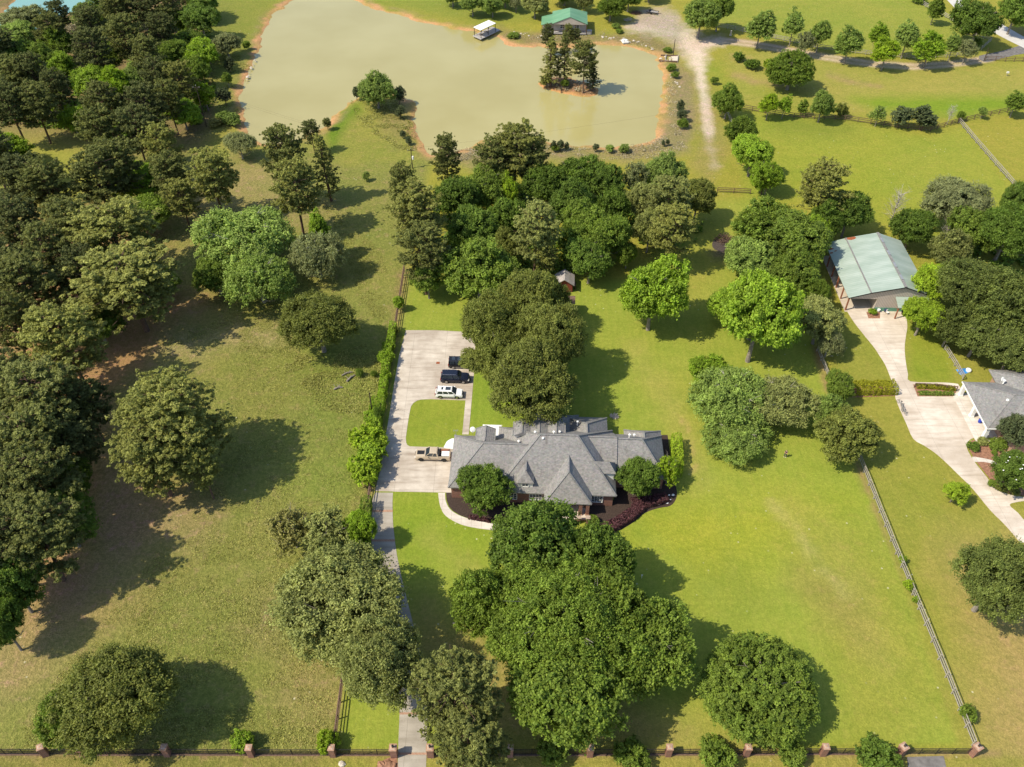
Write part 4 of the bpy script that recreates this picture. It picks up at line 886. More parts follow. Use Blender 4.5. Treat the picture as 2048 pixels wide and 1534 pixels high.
rail_fence('rail_fence', 'brown fence along the north side of the two-track lane', pp((1412,52),(1455,58),(1500,68),(1567,82),(1650,100),(1751,112),(1830,118),(1912,114),(1950,103)), M['wood_grey'], 3.2, 3, 1.4)
rail_fence('rail_fence', 'pasture fence slanting down beside the pale road in the upper right', pp((1812,-12),(1850,14),(1881,30),(1920,52),(1952,71),(1981,83),(1962,100)), M['wood_grey'], 3.0, 3, 1.4)
rail_fence('rail_fence', 'dark fence curving across the pasture behind the two dark cedars', pp((1478,218),(1530,227),(1587,236),(1690,241),(1792,256),(1860,263),(1915,247),(1980,232),(2080,213)), M['wood_brown'], 3.0, 3, 1.4)
rail_fence('rail_fence', 'short grey fence leading to the green tree at the lane bend', pp((1453,226),(1458,240),(1466,258)), M['wood_grey'], 3.0, 3, 1.4)
rail_fence('rail_fence', 'straight pale fence splitting the pasture, slanting down toward the east trees', pp((1917,246),(1960,297),(2000,343),(2048,398)), M['wood_grey'], 3.0, 3, 1.4)
rail_fence('rail_fence', 'brown fence east of the lane mouth in the upper right', pp((1970,121),(2010,123),(2080,124)), M['wood_brown'], 2.6, 3, 1.4)
rail_fence('rail_fence', 'double-rail pale fence from the east woods to the corner of the neighbour house', pp((1888,700),(1908,732),(1924,760)), M['wood_grey'], 2.5, 3, 1.3)
rail_fence('rail_fence', 'low fence across the flower bed by the neighbour drive', pp((1828,775),(1870,777),(1912,782)), M['wood_brown'], 2.2, 2, 1.0)
q0, q1 = P(1434, 385), P(1500, 388); gt = rail_fence('rail_fence', 'weathered farm gate fence between the trees below the lane', [q0, q1], M['wood_brown'], 3.4, 3, 1.3)
# front fence: brick pillars and iron panels
PIL = [(92.7,1509,0),(167.6,1510,0),(336.5,1509,0),(504,1510,0),(667,1510,0),(789,1510,1),(862,1510,1),(1020.6,1510,0),(1179.3,1510,0),(1335.5,1509,0),(1491,1509,0),(1644,1508,0),(1798,1508,2),(1944,1508,2)]
desc = ['stout brick pillar by the first gate at the far left of the front fence','brick pillar just right of the stout leftmost one','brick pillar standing alone in the sunny stretch left of the round bush','brick pillar half behind the bright round bush of the west front fence',
 'brick pillar at the meeting of the west boundary and front fences','lit brick gate pillar on the west side of the driveway','brick gate pillar hidden by the pine on the east side of the driveway','shaded brick pillar right of the large leaning pine','brick pillar between the first two shrubs east of the drive',
 'brick pillar between the second and third front shrubs','brick pillar under the edge of the round dense tree','brick pillar between the last two front shrubs','wide brick pillar at the west end of the iron gate by the asphalt','brick corner pillar where the pale rail fence meets the front fence']
for (a, b, big), d_ in zip(PIL, desc):
    p = P(a, b); s_ = .42 if big else .36; hh = 2.1
    r_ = tag(empty('brick_pillar', p, R(25) if big == 2 or a < 100 else 0), d_, 'pillar')
    MB().box(-s_, s_, -s_, s_, -.1, hh).build('shaft', M['brick'], r_)
    g = MB(); g.box(-s_-.06, s_+.06, -s_-.06, s_+.06, hh, hh+.1); g.add([(-s_,-s_,hh+.1),(s_,-s_,hh+.1),(s_,s_,hh+.1),(-s_,s_,hh+.1),(0,0,hh+.22)], [(0,1,4),(1,2,4),(2,3,4),(3,0,4)]); cpp = g.build('cap', M['tan_brick'], r_)
    if big: g = MB(); g.lathe([(.12,0),(.05,.1),(.14,.25),(.16,.4),(.03,.5)], 10, (0,0,hh+.2)); g.build('lantern', M['black'], r_)
def iron_panel(a, b, label, name='iron_fence'):
    a, b = P(*a), P(*b); d = b-a; L_ = d.length; u = d.normalized(); a = a+u*.4; L_ -= .8
    r_ = tag(empty(name, a, math.atan2(d.y, d.x)), label, 'fence' if name == 'iron_fence' else 'gate')
    g = MB(); n = int(L_/.16)
    for k in range(1, n): x_ = L_*k/n; g.box(x_-.014, x_+.014, -.014, .014, .12, 1.58)
    g.build('pickets', M['black'], r_); g = MB()
    g.box(0, L_, -.03, .03, 1.5, 1.55); g.build('top_rail', M['black'], r_); g = MB(); g.box(0, L_, -.025, .025, .2, .25); g.build('bottom_rail', M['black'], r_)
    if name == 'iron_fence': g = MB(); g.box(-.1, L_+.1, -.14, .14, 0, .1); g.build('footing', M['wood_brown'], r_)
    for k in range(1, 4):
        if L_ > 5: g = MB(); x_ = L_*k/4; g.box(x_-.035, x_+.035, -.035, .035, 0, 1.65); g.build('post', M['black'], r_)
iron_panel((-70,1509), PIL[0][:2], 'black iron fence running out of the picture at the lower left')
names = {0:('iron_gate','curved black iron gate between the two leftmost brick pillars'),1:('iron_fence','black iron fence below the shaded oak in the lower left'),2:('iron_fence','black iron fence in the open sunny stretch of the west front'),
 3:('iron_fence','black iron fence between the two bright round bushes'),4:('iron_fence','black iron fence between the west boundary and the driveway'),6:('iron_fence','black iron fence under the leaning pine east of the driveway'),7:('iron_fence','black iron fence behind the first front shrub'),
 8:('iron_fence','black iron fence behind the second front shrub'),9:('iron_fence','black iron fence behind the third front shrub'),10:('iron_fence','black iron fence behind the fourth front shrub'),11:('iron_fence','black iron fence behind the largest front shrub'),12:('iron_gate','double black iron gate above the asphalt pad at the corner')}
for k, (nm, lb) in names.items(): iron_panel(PIL[k][:2], PIL[k+1][:2], lb, nm)

# ---------------------------------------------------------------- poles and wires
def pole(base, top, label, r=.13, arm=False, can=False):
    b_ = P(*base); # height from the picture: find h where the top projects to the given row
    lo_, hi_ = .5, 20
    for _ in range(40):
        m_ = (lo_+hi_)/2
        if to_px(b_.x, b_.y, m_)[1] > top: lo_ = m_
        else: hi_ = m_
    hgt = lo_; rt = tag(empty('utility_pole', b_), label, 'pole')
    g = MB(); g.tube([(0,0,-.2),(0,0,hgt*.5),(0,0,hgt)], [r, r*.9, r*.7], 8); g.build('shaft', M['wood_dark'] if r < .2 else M['wood_brown'], rt)
    if arm:
        g = MB(); g.box(-.9,.9,-.05,.05,hgt-.6,hgt-.48); g.build('crossarm', M['wood_dark'], rt)
        for k in (-.8, 0, .8): g = MB(); g.lathe([(.04,0),(.06,.08),(.03,.16)], 8, (k,0,hgt-.48 if k else hgt)); g.build('insulator', M['white'], rt)
    if can: g = MB(); g.lathe([(.22,0),(.25,.05),(.25,.8),(.2,.9),(.05,.95)], 12, (.35,-.1,hgt*.45)); g.build('transformer', M['white'], rt)
    return b_, hgt
p1, h1 = pole((413,253), 171, 'tall dark utility pole leaning in the clearing beside the yellow-green tree', arm=True)
p2, h2 = pole((746,832), 785, 'short brown pole in the scrub west of the driveway')
p3, h3 = pole((825,336), 297, 'dark utility pole with white transformer south of the peninsula', can=True, arm=True)
p4, h4 = pole((1346,112), 78, 'thin dark pole at the ruined boat ramp')
p5, h5 = pole((1967.6,122), 95, 'brown pole at the lane mouth by the fences')
def wire(a, b, label, sag=1.2, r=.011):
    a, b = Vector(a), Vector(b); pts = [a.lerp(b, k/20)-Vector((0,0,sag*4*(k/20)*(1-k/20))) for k in range(21)]
    tag(MB().tube(pts, r, 4).build('power_line', M['wood_dark']), label, 'power line')
q = P(-120, 20, 9)
for k, (dx, wd) in enumerate(((-.8, 'nearer'), (.8, 'farther'))):
    wire(p1+Vector((dx,0,h1-.4)), q+Vector((0,dx*1.5,0)), 'thin wire over the upper-left wood, the %s of two' % wd)
    wire(p1+Vector((dx,0,h1-.4)), p3+Vector((dx,0,h3-.4)), 'thin wire spanning the pond corner between two poles, the %s one' % wd)
wire(p3+Vector((0,0,h3)), p5+Vector((0,0,h5)), 'single thin wire crossing the pond toward the lane mouth', 3)
q = P(912, 870, 3.2); wire(p2+Vector((0,0,h2)), (q.x, q.y, 3.6), 'service wire from the short brown pole to the garage roof', .6)

# ---------------------------------------------------------------- small things
rr = random.Random(11)
def rock_mesh(mb, c, s, rz=None):
    n = 8; vs = []; rings = [(.55,0),(1,.25),(.8,.6),(.35,.8)]
    for r_, z in rings:
        for k in range(n): t_ = 2*math.pi*k/n; j = rr.uniform(.75,1.2); vs.append((c[0]+s*r_*j*math.cos(t_), c[1]+s*r_*j*math.sin(t_)*.8, c[2]-.05+s*z*rr.uniform(.8,1.1)))
    fs = [(i*n+k, i*n+(k+1) % n, (i+1)*n+(k+1) % n, (i+1)*n+k) for i in range(3) for k in range(n)] + [tuple(range(3*n, 4*n))]
    mb.add(vs, fs)
def rock(px, py, s, mat, label, group=None):
    p = P(px, py); g = MB(); rock_mesh(g, (0,0,0), s); o = g.build('rock', mat); o.location = p; tag(o, label, 'rock', group); return o
rock(683,1529,.5,M['rock'],'pale rock on the verge left of the driveway gate')
rock(765,1531,.75,M['brown_rock'],'brown boulder in the mulch beside the gate, leftmost of three'); rock(776,1530,.7,M['brown_rock'],'brown boulder in the mulch beside the gate, middle one'); rock(785,1533,.6,M['brown_rock'],'brown boulder in the mulch closest to the drive')
slab_px('gate_mulch', smooth_px([(757,1528),(768,1520),(780,1515),(792,1514),(795,1525),(793,1550),(750,1550)], True, 2), M['red_mulch'], z1=.03)
for k, (a, b) in enumerate([(1326,1003),(1334,1006),(1341,999),(1346,990),(1330,996),(1319,1010),(1338,990)]):
    rock(a, b, rr.uniform(.16,.26), M['white'], 'small white stone scattered at the east end of the dark bed', 'white stones in the dark mulch bed')
def bank_rocks(pts, n, label, group):
    for k in range(n):
        i = rr.randrange(len(pts)-1); t_ = rr.random(); a, b = pts[i], pts[i+1]
        rock(a[0]+(b[0]-a[0])*t_, a[1]+(b[1]-a[1])*t_+rr.uniform(-3,3), rr.uniform(.2,.5), M['rock'], label, group)
bank_rocks([(1200,76),(1240,78),(1280,86),(1320,104)], 26, 'pale broken stone on the north bank beside the white boat', 'stones on the north bank')
bank_rocks([(1020,62),(1050,68),(1085,75)], 10, 'stone on the bank between the dock and cabin', 'stones between dock and cabin')
bank_rocks([(1340,150),(1352,165),(1360,172)], 10, 'stone strewn below the ruined boat ramp', 'stones below the ramp')
bank_rocks([(512,118),(500,140),(492,165)], 12, 'pale stone on the west shore of the pond', 'stones on the west shore')
# fallen logs in the scrub
for (a, b, c2, d2, r_, lb) in ((684,752,706,745,.16,'upper grey fallen log in the scrub'),(694,764,710,752,.2,'grey fallen log just below the upper one'),(668,780,686,776,.18,'lowest mossy log in the scrub'),
    (905,1247,968,1249,.07,'pale bare fallen branch on the dry lawn'),(953,1258,968,1247,.06,'short pale forked branch beside the longer one'),(1036,1033,1048,1030,.08,'x')):
    if lb == 'x': continue
    p, q = P(a, b), P(c2, d2); g = MB(); mid = (p+q)/2+Vector((0,.25,.1)); g.tube([p+Vector((0,0,r_)), mid+Vector((0,0,r_)), q+Vector((0,0,r_))], [r_, r_*.9, r_*.6], 7)
    for k in range(3): s_ = p.lerp(q, .3+.25*k)+Vector((0,0,r_)); g.tube([s_, s_+Vector((rr.uniform(-.9,.9), rr.uniform(.3,1.0), .3))], [r_*.4, r_*.2], 5)
    tag(g.build('fallen_log' if r_ > .1 else 'fallen_branch', M['bark_pale'] if r_ < .1 else M['bark']), lb, 'log' if r_ > .1 else 'branch')
# brush piles: heaps of sticks
def brush_pile(px, py, s, h, mat, label, name='brush_pile'):
    p = P(px, py); g = MB()
    for k in range(90):
        a = rr.uniform(0, 6.28); r_ = s*math.sqrt(rr.random())*.8; c = Vector((r_*math.cos(a), r_*math.sin(a)*.8, h*(1-r_/s)*rr.random()+.05)); d = Vector((rr.uniform(-1,1), rr.uniform(-1,1), rr.uniform(-.3,.4))).normalized()*rr.uniform(.3,.55)*s
        g.tube([c-d, c+d], [rr.uniform(.03,.08), .02], 4)
    o = g.build(name, mat); o.location = p; tag(o, label, 'brush pile')
brush_pile(1447, 480, 2.5, 1.5, M['wood_brown'], 'burnt brown brush pile on ash at the foot of the mown path')
brush_pile(1272, 27, 2.2, .9, M['wood_brown'], 'brown brush heap left of the trailer on the gravel yard')
brush_pile(1256, 41, 1.5, 1.0, M['rock'], 'pale rubble heap nearest the white litter by the gravel yard', 'rubble_pile')
slab_px('ash_patch', smooth_px([(1426,482),(1440,478),(1458,480),(1464,492),(1452,505),(1436,502),(1425,494)], True, 2), M['ash'], z1=.015)
brush_pile(1228, 833, .8, .35, M['rock'], 'small pale stone fire ring on the lawn behind the brick house', 'fire_ring')
# trailer
p = P(1305, 27); tr = tag(empty('flatbed_trailer', p, R(-25)), 'black flatbed trailer with slatted deck parked on the gravel yard', 'trailer')
g = MB(); [g.box(-1.9+k*.42,-1.6+k*.42,-1.0,1.0,.6,.68) for k in range(9)]; g.build('deck', M['deck'], tr)
g = MB(); g.box(-1.95,1.95,-1.08,-1.0,.5,.8); g.box(-1.95,1.95,1.0,1.08,.5,.8); g.bar((1.9,0,.5),(3.2,0,.45),.1); g.build('frame', M['black'], tr)
for s_ in (-1.2, 1.2): g = MB(); g.lathe([(.3,-.1),(.33,-.06),(.33,.06),(.3,.1)], 14, (-.2,s_,.33), 'y'); g.build('wheel', M['tyre'], tr)
g = MB(); g.box(-1.2,-1.0,-.9,.9,.68,1.4); g.build('tailgate', M['black'], tr)
# paddle boat on the bank
p = P(1250, 84); pb = tag(empty('paddle_boat', p, R(8)), 'small white paddle boat pulled up on the north bank', 'boat')
g = MB(); g.slab([(-1,-1.3),(1,-1.3),(1.1,.6),(.6,1.5),(-.6,1.5),(-1.1,.6)], .05, .5); g.build('hull', M['white'], pb, bevel=.12)
for s_ in (-.5, .5): g = MB(); g.box(s_-.3,s_+.3,-.9,-.3,.5,.62); g.box(s_-.3,s_+.3,-1.05,-.9,.5,1.0); g.build('seat', M['trim'], pb)
# ruined ramp
p = P(1340, 118); rp = tag(empty('boat_ramp', p, R(-6)), 'crumbling concrete and timber boat ramp on the east shore', 'ramp')
g = MB(); g.add([(-3.6,-1.8,-.7),(2.2,-2.6,.25),(2.6,2.0,.3),(-2.8,2.6,-.4)], [(0,1,2,3)]); g.build('apron', M['rock'], rp)
for i, (a, b, c2, d2) in enumerate(((-3.6,-1.8,2.2,-2.6),(2.2,-2.7,2.6,2.2),(-2.8,2.6,2.6,2.1),(-1.6,-2.2,-1.2,2.5))): g = MB(); g.bar((a,b,.05+.1*(a>0)),(c2,d2,.35),.25,.35); g.build('timber', M['wood_grey'] if i % 2 else M['wood_brown'], rp)
for k in range(9): g = MB(); rock_mesh(g, (rr.uniform(-3,2), rr.uniform(-2,2), -.1), rr.uniform(.3,.6)); g.build('slab_chunk', M['rock'], rp)
# blue tarp over something by the fence
p = P(1926, 743); tp = tag(empty('covered_trough', p, R(15)), 'blue tarp and white tank beside the pale fence of the east neighbour', 'tarp')
g = MB(); g.add([(-1.1,-.7,.02),(1.0,-.6,.02),(1.1,.7,.02),(-1.0,.8,.02),(-.3,0,.5),(.5,.1,.45)], [(0,1,5,4),(1,2,5),(2,3,4,5),(3,0,4)]); g.build('tarp_sheet', M['blue'], tp)
g = MB(); g.lathe([(.45,0),(.55,.1),(.5,.5),(.2,.65)], 12, (.95,-.2,.02)); g.build('tank', M['white'], tp, True)
# bicycles on the drive edge, pots and chair by the barn
def bicycle(px, py, rz, label):
    p = P(px, py); b_ = tag(empty('bicycle', (p.x, p.y, .03), rz), label, 'bicycle', 'bicycles on the drive edge')
    for x_ in (-.52, .52):
        g = MB(); pts = [(x_+.33*math.cos(t_), 0, .34+.33*math.sin(t_)) for t_ in np.linspace(0, 2*math.pi, 19)]; g.tube(pts, .025, 5, False); w_ = g.build('wheel', M['tyre'], b_)
        g = MB(); [g.tube([(x_,0,.34),(x_+.32*math.cos(t_),0,.34+.32*math.sin(t_))], .006, 3, False) for t_ in np.linspace(0, 6.28, 9)[:-1]]; g.build('spokes', M['alloy'], w_)
    g = MB(); [g.tube([a, b], .025, 5) for a, b in (((-.52,0,.34),(-.15,0,.85)),((-.52,0,.34),(0,0,.3)),((0,0,.3),(-.18,0,.9)),((0,0,.3),(.38,0,.85)),((-.15,0,.82),(.38,0,.85)),((.38,0,.95),(.52,0,.34)))]; g.build('frame', M['grey_metal'], b_)
    g = MB(); g.tube([(.36,-.3,1.0),(.38,0,.97),(.36,.3,1.0)], .02, 5); g.build('handlebar', M['black'], b_); g = MB(); g.box(-.32,-.05,-.07,.07,.9,.96); g.build('saddle', M['black'], b_)
bicycle(1799, 809, R(112), 'bicycle on the drive edge nearer to the hedge'); bicycle(1807, 826, R(104), 'bicycle on the drive edge farther from the hedge'); bicycle(1803, 818, R(80), 'middle bicycle of three at the drive edge')
for (a, b, s_, m_, lb) in ((1756,624,.3,'white','white pot beside the canopy post'),(1770,624,.28,'navy_cloth','dark blue pot under the barn canopy'),(1805,628,.4,'black','black round grill under the barn canopy')):
    p = P(a, b); r_ = tag(empty('pot' if 'pot' in lb else 'grill', (p.x, p.y, .04)), lb, 'pot' if 'pot' in lb else 'grill'); g = MB(); g.lathe([(s_*.6,0),(s_*.8,.3),(s_,.6)], 12); g.build('bowl', M[m_], r_, True); g = MB(); g.lathe([(s_,.6),(s_*1.06,.66),(s_*.4,.75 if 'grill' in lb else .62)], 12); g.build('rim' if 'pot' in lb else 'lid', M[m_], r_)
p = P(1774, 628); ch = tag(empty('folding_chair', (p.x, p.y, .04), R(30)), 'pale folding chair in front of the barn canopy', 'chair')
g = MB(); g.box(-.25,.25,-.25,.25,.42,.46); g.build('seat', M['white'], ch); g = MB(); g.box(-.25,.25,.24,.28,.46,.95); g.build('backrest', M['white'], ch)
for a in (-.22,.22):
    for b in (-.22,.22): g = MB(); g.box(a-.02,a+.02,b-.02,b+.02,0,.42); g.build('leg', M['grey_metal'], ch)
p = P(876, 726); tag(MB().box(-.32,.32,-.3,.3,0,.02).build('drain_cover', M['rust']), 'small rusty square drain cover set in the parking apron', 'drain cover').location = (p.x, p.y, .036)
p = P(1283, 1156); r_ = tag(empty('lawn_sign', p), 'small white marker stake in the shade of the big trees', 'stake'); MB().box(-.03,.03,-.03,.03,0,.9).build('stake', M['white'], r_); MB().box(-.12,.12,-.05,-.03,.6,.95).build('plate', M['white'], r_)
p = P(1014.5, 153); 
# stone post by the upper fence
p = P(1461, 71); r_ = tag(empty('stone_post', p), 'pale stone post in front of the fence by the gravel yard', 'post'); g = MB(); g.lathe([(.45,0),(.3,.5),(.25,1.2),(.3,1.5)], 8); g.build('shaft', M['rock'], r_); g = MB(); g.lathe([(.34,1.5),(.3,1.62),(.05,1.7)], 8); g.build('cap', M['rock'], r_)
p = P(2013, 152); r_ = tag(empty('feed_post', p), 'small grey post with box standing alone in the pasture', 'post'); g = MB(); g.box(-.06,.06,-.06,.06,0,1.2); g.build('stake', M['wood_grey'], r_); g = MB(); g.box(-.3,.3,-.25,.25,.9,1.3); g.build('box', M['trim'], r_)
# brick garden gate posts by the neighbour path: a low stone pier at the barn
# ---------------------------------------------------------------- the person on the lawn
pr = P(1569.5, 914); S = 1.0
def skin_body(name, joints, edges, mat, parent, sub=1, root=0):
    bm = bmesh.new(); lay = bm.verts.layers.skin.verify()
    vs = [bm.verts.new(j[0]) for j in joints]
    for a, b in edges: bm.edges.new((vs[a], vs[b]))
    for i, j in enumerate(joints): vs[i][lay].radius = (j[1], j[1] if len(j) < 3 else j[2]); vs[i][lay].use_root = (i == root)
    me = bpy.data.meshes.new(name); bm.to_mesh(me); bm.free(); me.materials.append(mat); o = bpy.data.objects.new(name, me); col.objects.link(o); o.parent = parent
    sk = o.modifiers.new('skin', 'SKIN'); sk.use_smooth_shade = True
    ss = o.modifiers.new('sub', 'SUBSURF'); ss.levels = sub; ss.render_levels = sub; return o
# facing south-west, both forearms raised to hold a controller
J = [((0,0,.98),.15,.11),((0,0,1.18),.14,.10),((0,0,1.40),.17,.11),((0,0,1.52),.055),((0,-.03,1.60),.075,.085),((0,-.03,1.70),.085,.095),((0,-.02,1.77),.05),
 ((-.19,0,1.44),.055),((-.25,-.02,1.17),.043),((-.12,-.26,1.14),.032),((.19,0,1.44),.055),((.25,-.02,1.17),.043),((.12,-.26,1.14),.032),
 ((-.10,0,.90),.095),((-.12,-.02,.50),.065),((-.13,.03,.09),.042),((-.13,-.13,.04),.035),((.10,0,.90),.095),((.13,.04,.50),.065),((.15,.10,.09),.042),((.15,-.06,.04),.035)]
Ed = [(0,1),(1,2),(2,3),(3,4),(4,5),(5,6),(2,7),(7,8),(8,9),(2,10),(10,11),(11,12),(0,13),(13,14),(14,15),(15,16),(0,17),(17,18),(18,19),(19,20)]
for s_, wj in ((-1, 9), (1, 12)):      # palms and five fingers each
    b0 = len(J); J.append(((s_*.10,-.32,1.13),.024,.03)); Ed.append((wj, b0))
    for k in range(4):
        f0 = len(J); zf = 1.16-.02*k; J += [((s_*.085,-.355,zf),.009),((s_*.06,-.385+.004*k,zf-.005),.008),((s_*.035,-.372,zf-.012),.007)]; Ed += [(b0,f0),(f0,f0+1),(f0+1,f0+2)]
    f0 = len(J); J += [((s_*.09,-.32,1.175),.010),((s_*.065,-.34,1.195),.008)]; Ed += [(b0,f0),(f0,f0+1)]
per = tag(empty('person', (pr.x, pr.y, 0), R(-35)), 'person in dark top, navy trousers and white shoes standing at the tree shade edge', 'person')
skin_body('body', J, Ed, M['skin'], per)
JT = [((0,0,1.0),.165,.125),((0,0,1.2),.155,.12),((0,0,1.42),.18,.125),((-.19,0,1.44),.068),((-.235,-.01,1.26),.06),((.19,0,1.44),.068),((.235,-.01,1.26),.06)]
skin_body('shirt', JT, [(0,1),(1,2),(2,3),(3,4),(2,5),(5,6)], M['dark_cloth'], per)
JT = [((0,0,1.0),.16,.125),((-.10,0,.88),.108),((-.12,-.02,.50),.08),((-.13,.03,.13),.06),((.10,0,.88),.108),((.13,.04,.50),.08),((.15,.10,.13),.06)]
skin_body('trousers', JT, [(0,1),(1,2),(2,3),(0,4),(4,5),(5,6)], M['navy_cloth'], per)
skin_body('hair', [((0,.01,1.66),.085,.08),((0,-.01,1.73),.09,.10),((0,-.02,1.79),.06)], [(0,1),(1,2)], M['hair'], per)
for s_, yy in ((-.13, -.05), (.15, .02)): skin_body('shoe', [((s_,yy+.1,.05),.05),((s_,yy-.02,.045),.05),((s_,yy-.12,.04),.04)], [(0,1),(1,2)], M['white'], per)
for s_ in (-.032, .032): g = MB(); g.lathe([(.001,0),(.012,.006),(.001,.012)], 8, (s_,-.128,1.70), 'y'); g.build('eye', M['white'], per)
g = MB(); g.add([(-.015,-.12,1.665),(.015,-.12,1.665),(0,-.15,1.665),(0,-.122,1.71)], [(0,1,2),(0,2,3),(2,1,3)]); g.build('nose', M['skin'], per)
g = MB(); g.box(-.025,.025,-.127,-.12,1.638,1.648); g.build('mouth', M['shed_red'], per)
rc_ = MB().box(-.10,.10,-.40,-.33,1.12,1.16).build('controller', M['black']); rc_.location = (pr.x, pr.y, 0); rc_.rotation_euler = (0,0,R(-35)); tag(rc_, 'dark handheld controller held by the person on the lawn', 'controller')
# ---------------------------------------------------------------- vegetation
def leaf_mesh(name, ctr, nrm, size, asp, tint, rng, fold=.25):
    """many leaf-sized diamonds; ctr, nrm (N,3); size (N,); tint (N,2)"""
    N = len(ctr); nrm = nrm / np.maximum(np.linalg.norm(nrm, axis=1, keepdims=True), 1e-6)
    r = rng.normal(size=(N, 3)); t = np.cross(nrm, r); t /= np.maximum(np.linalg.norm(t, axis=1, keepdims=True), 1e-6); b = np.cross(nrm, t)
    s = size[:, None]; v = np.stack([ctr - t*s, ctr + b*s*asp + nrm*s*fold*.4, ctr + t*s - nrm*s*fold, ctr - b*s*asp + nrm*s*fold*.4], 1).reshape(-1, 3)
    me = bpy.data.meshes.new(name); np_mesh(me, v, np.arange(4*N).reshape(N, 4))
    ca = me.color_attributes.new('tint', 'BYTE_COLOR', 'POINT')
    cc = np.ones((4*N, 4), np.float32); cc[:, 0] = np.repeat(tint[:, 0], 4); cc[:, 1] = np.repeat(tint[:, 1], 4)
    ca.data.foreach_set('color', np.clip(cc, 0, 1).ravel()); return me
def unit(rng, n, zmin=-1.0):
    z = rng.uniform(zmin, 1, n); a = rng.uniform(0, 2*np.pi, n); r = np.sqrt(np.maximum(0, 1-z*z)); return np.stack([r*np.cos(a), r*np.sin(a), z], 1)
def broad_crown(name, seed, R_=5.0, Hc=7.0, zc=5.5, lobes=11, clumps=230, lpc=80, leaf=.24, rc=.85, open_=0.0, spread=.62, lobe_r=(.34, .52), droop=0.0, core=.50):
    """crown of lobes > clumps > leaves, about radius R_, height Hc, centred at zc"""
    rng = np.random.RandomState(seed); L_ = []
    L_.append((np.array([0, 0, .05]), core))
    for k in range(lobes):
        a = 2*np.pi*k/lobes*2.4 + rng.uniform(-.3, .3); rr_ = spread*np.sqrt((k+.6)/lobes)*rng.uniform(.85, 1.15); zz_ = (1-rr_)*rng.uniform(.0, .8) - .45*rng.rand()
        L_.append((np.array([rr_*math.cos(a), rr_*math.sin(a), zz_]), rng.uniform(*lobe_r)))
    sc3 = np.array([R_, R_, Hc/2]); cc, cn = [], []; tries = 0
    wts = np.array([l[1]**2 for l in L_]); wts /= wts.sum()
    while len(cc) < clumps and tries < clumps*12:
        tries += 1; i = rng.choice(len(L_), p=wts); c, r = L_[i]; d = unit(rng, 1, -.55)[0]; p = c + d*r*rng.uniform(.80, 1.16)
        if any(np.linalg.norm(p-l[0]) < l[1]*.80 for j, l in enumerate(L_) if j != i): continue
        if open_ and rng.rand() < open_*.5*(1+math.sin(p[0]*9+seed)*math.cos(p[1]*8)): continue
        cc.append(p); cn.append(d)
    cc, cn = np.array(cc)*sc3, np.array(cn); n = len(cc)
    crad = rc*rng.uniform(.65, 1.3, n); ctint = rng.uniform(0, 1, n)*.55; chue = rng.beta(2, 2, n)
    ns = max(4, lpc//9); sidx = np.repeat(np.arange(n), ns); sdir = unit(rng, n*ns, -.35)*.9 + cn[sidx]*.6 + np.array([0, 0, .12]); sdir /= np.linalg.norm(sdir, axis=1, keepdims=True)
    slen = crad[sidx]*rng.uniform(.75, 1.5, n*ns); pl = lpc//ns; lpc = ns*pl; idx = np.repeat(sidx, pl); d = np.repeat(sdir, pl, 0)
    tq = rng.uniform(.12, 1, (n*lpc, 1))**.75; jit = rng.normal(size=(n*lpc, 3))*.17*crad[idx, None]*(1.25-.6*tq)
    ctr = cc[idx] + d*np.repeat(slen, pl)[:, None]*tq*np.array([1, 1, .9]) + jit; ctr[:, 2] -= droop*(np.hypot(ctr[:, 0], ctr[:, 1])/R_)**2
    nr = d*.45 + rng.normal(size=ctr.shape)*.5 + np.array([-.2, -.08, .6])
    tint = np.stack([ctint[idx] + rng.uniform(0, .45, len(idx)), np.clip(chue[idx]*.7 + rng.uniform(0, .45, len(idx)) - .05, 0, 1)], 1)
    m = int(n*lpc*.10); k = rng.choice(len(L_), m, p=wts)   # sparse inner foliage
    lc = np.array([l[0] for l in L_])[k]*sc3; lr = np.array([l[1] for l in L_])[k]
    ic = lc + unit(rng, m)*lr[:, None]*sc3*rng.uniform(.2, .8, (m, 1)); ctr = np.concatenate([ctr, ic]); nr = np.concatenate([nr, rng.normal(size=(m, 3))+np.array([0, 0, .6])])
    tint = np.concatenate([tint, rng.uniform(0, .5, (m, 2))]); size = np.concatenate([leaf*rng.uniform(.6, 1.25, n*lpc), np.full(m, leaf*2.0)])
    ctr[:, 2] += zc; return leaf_mesh(name, ctr, nr, size, .62, tint, rng)
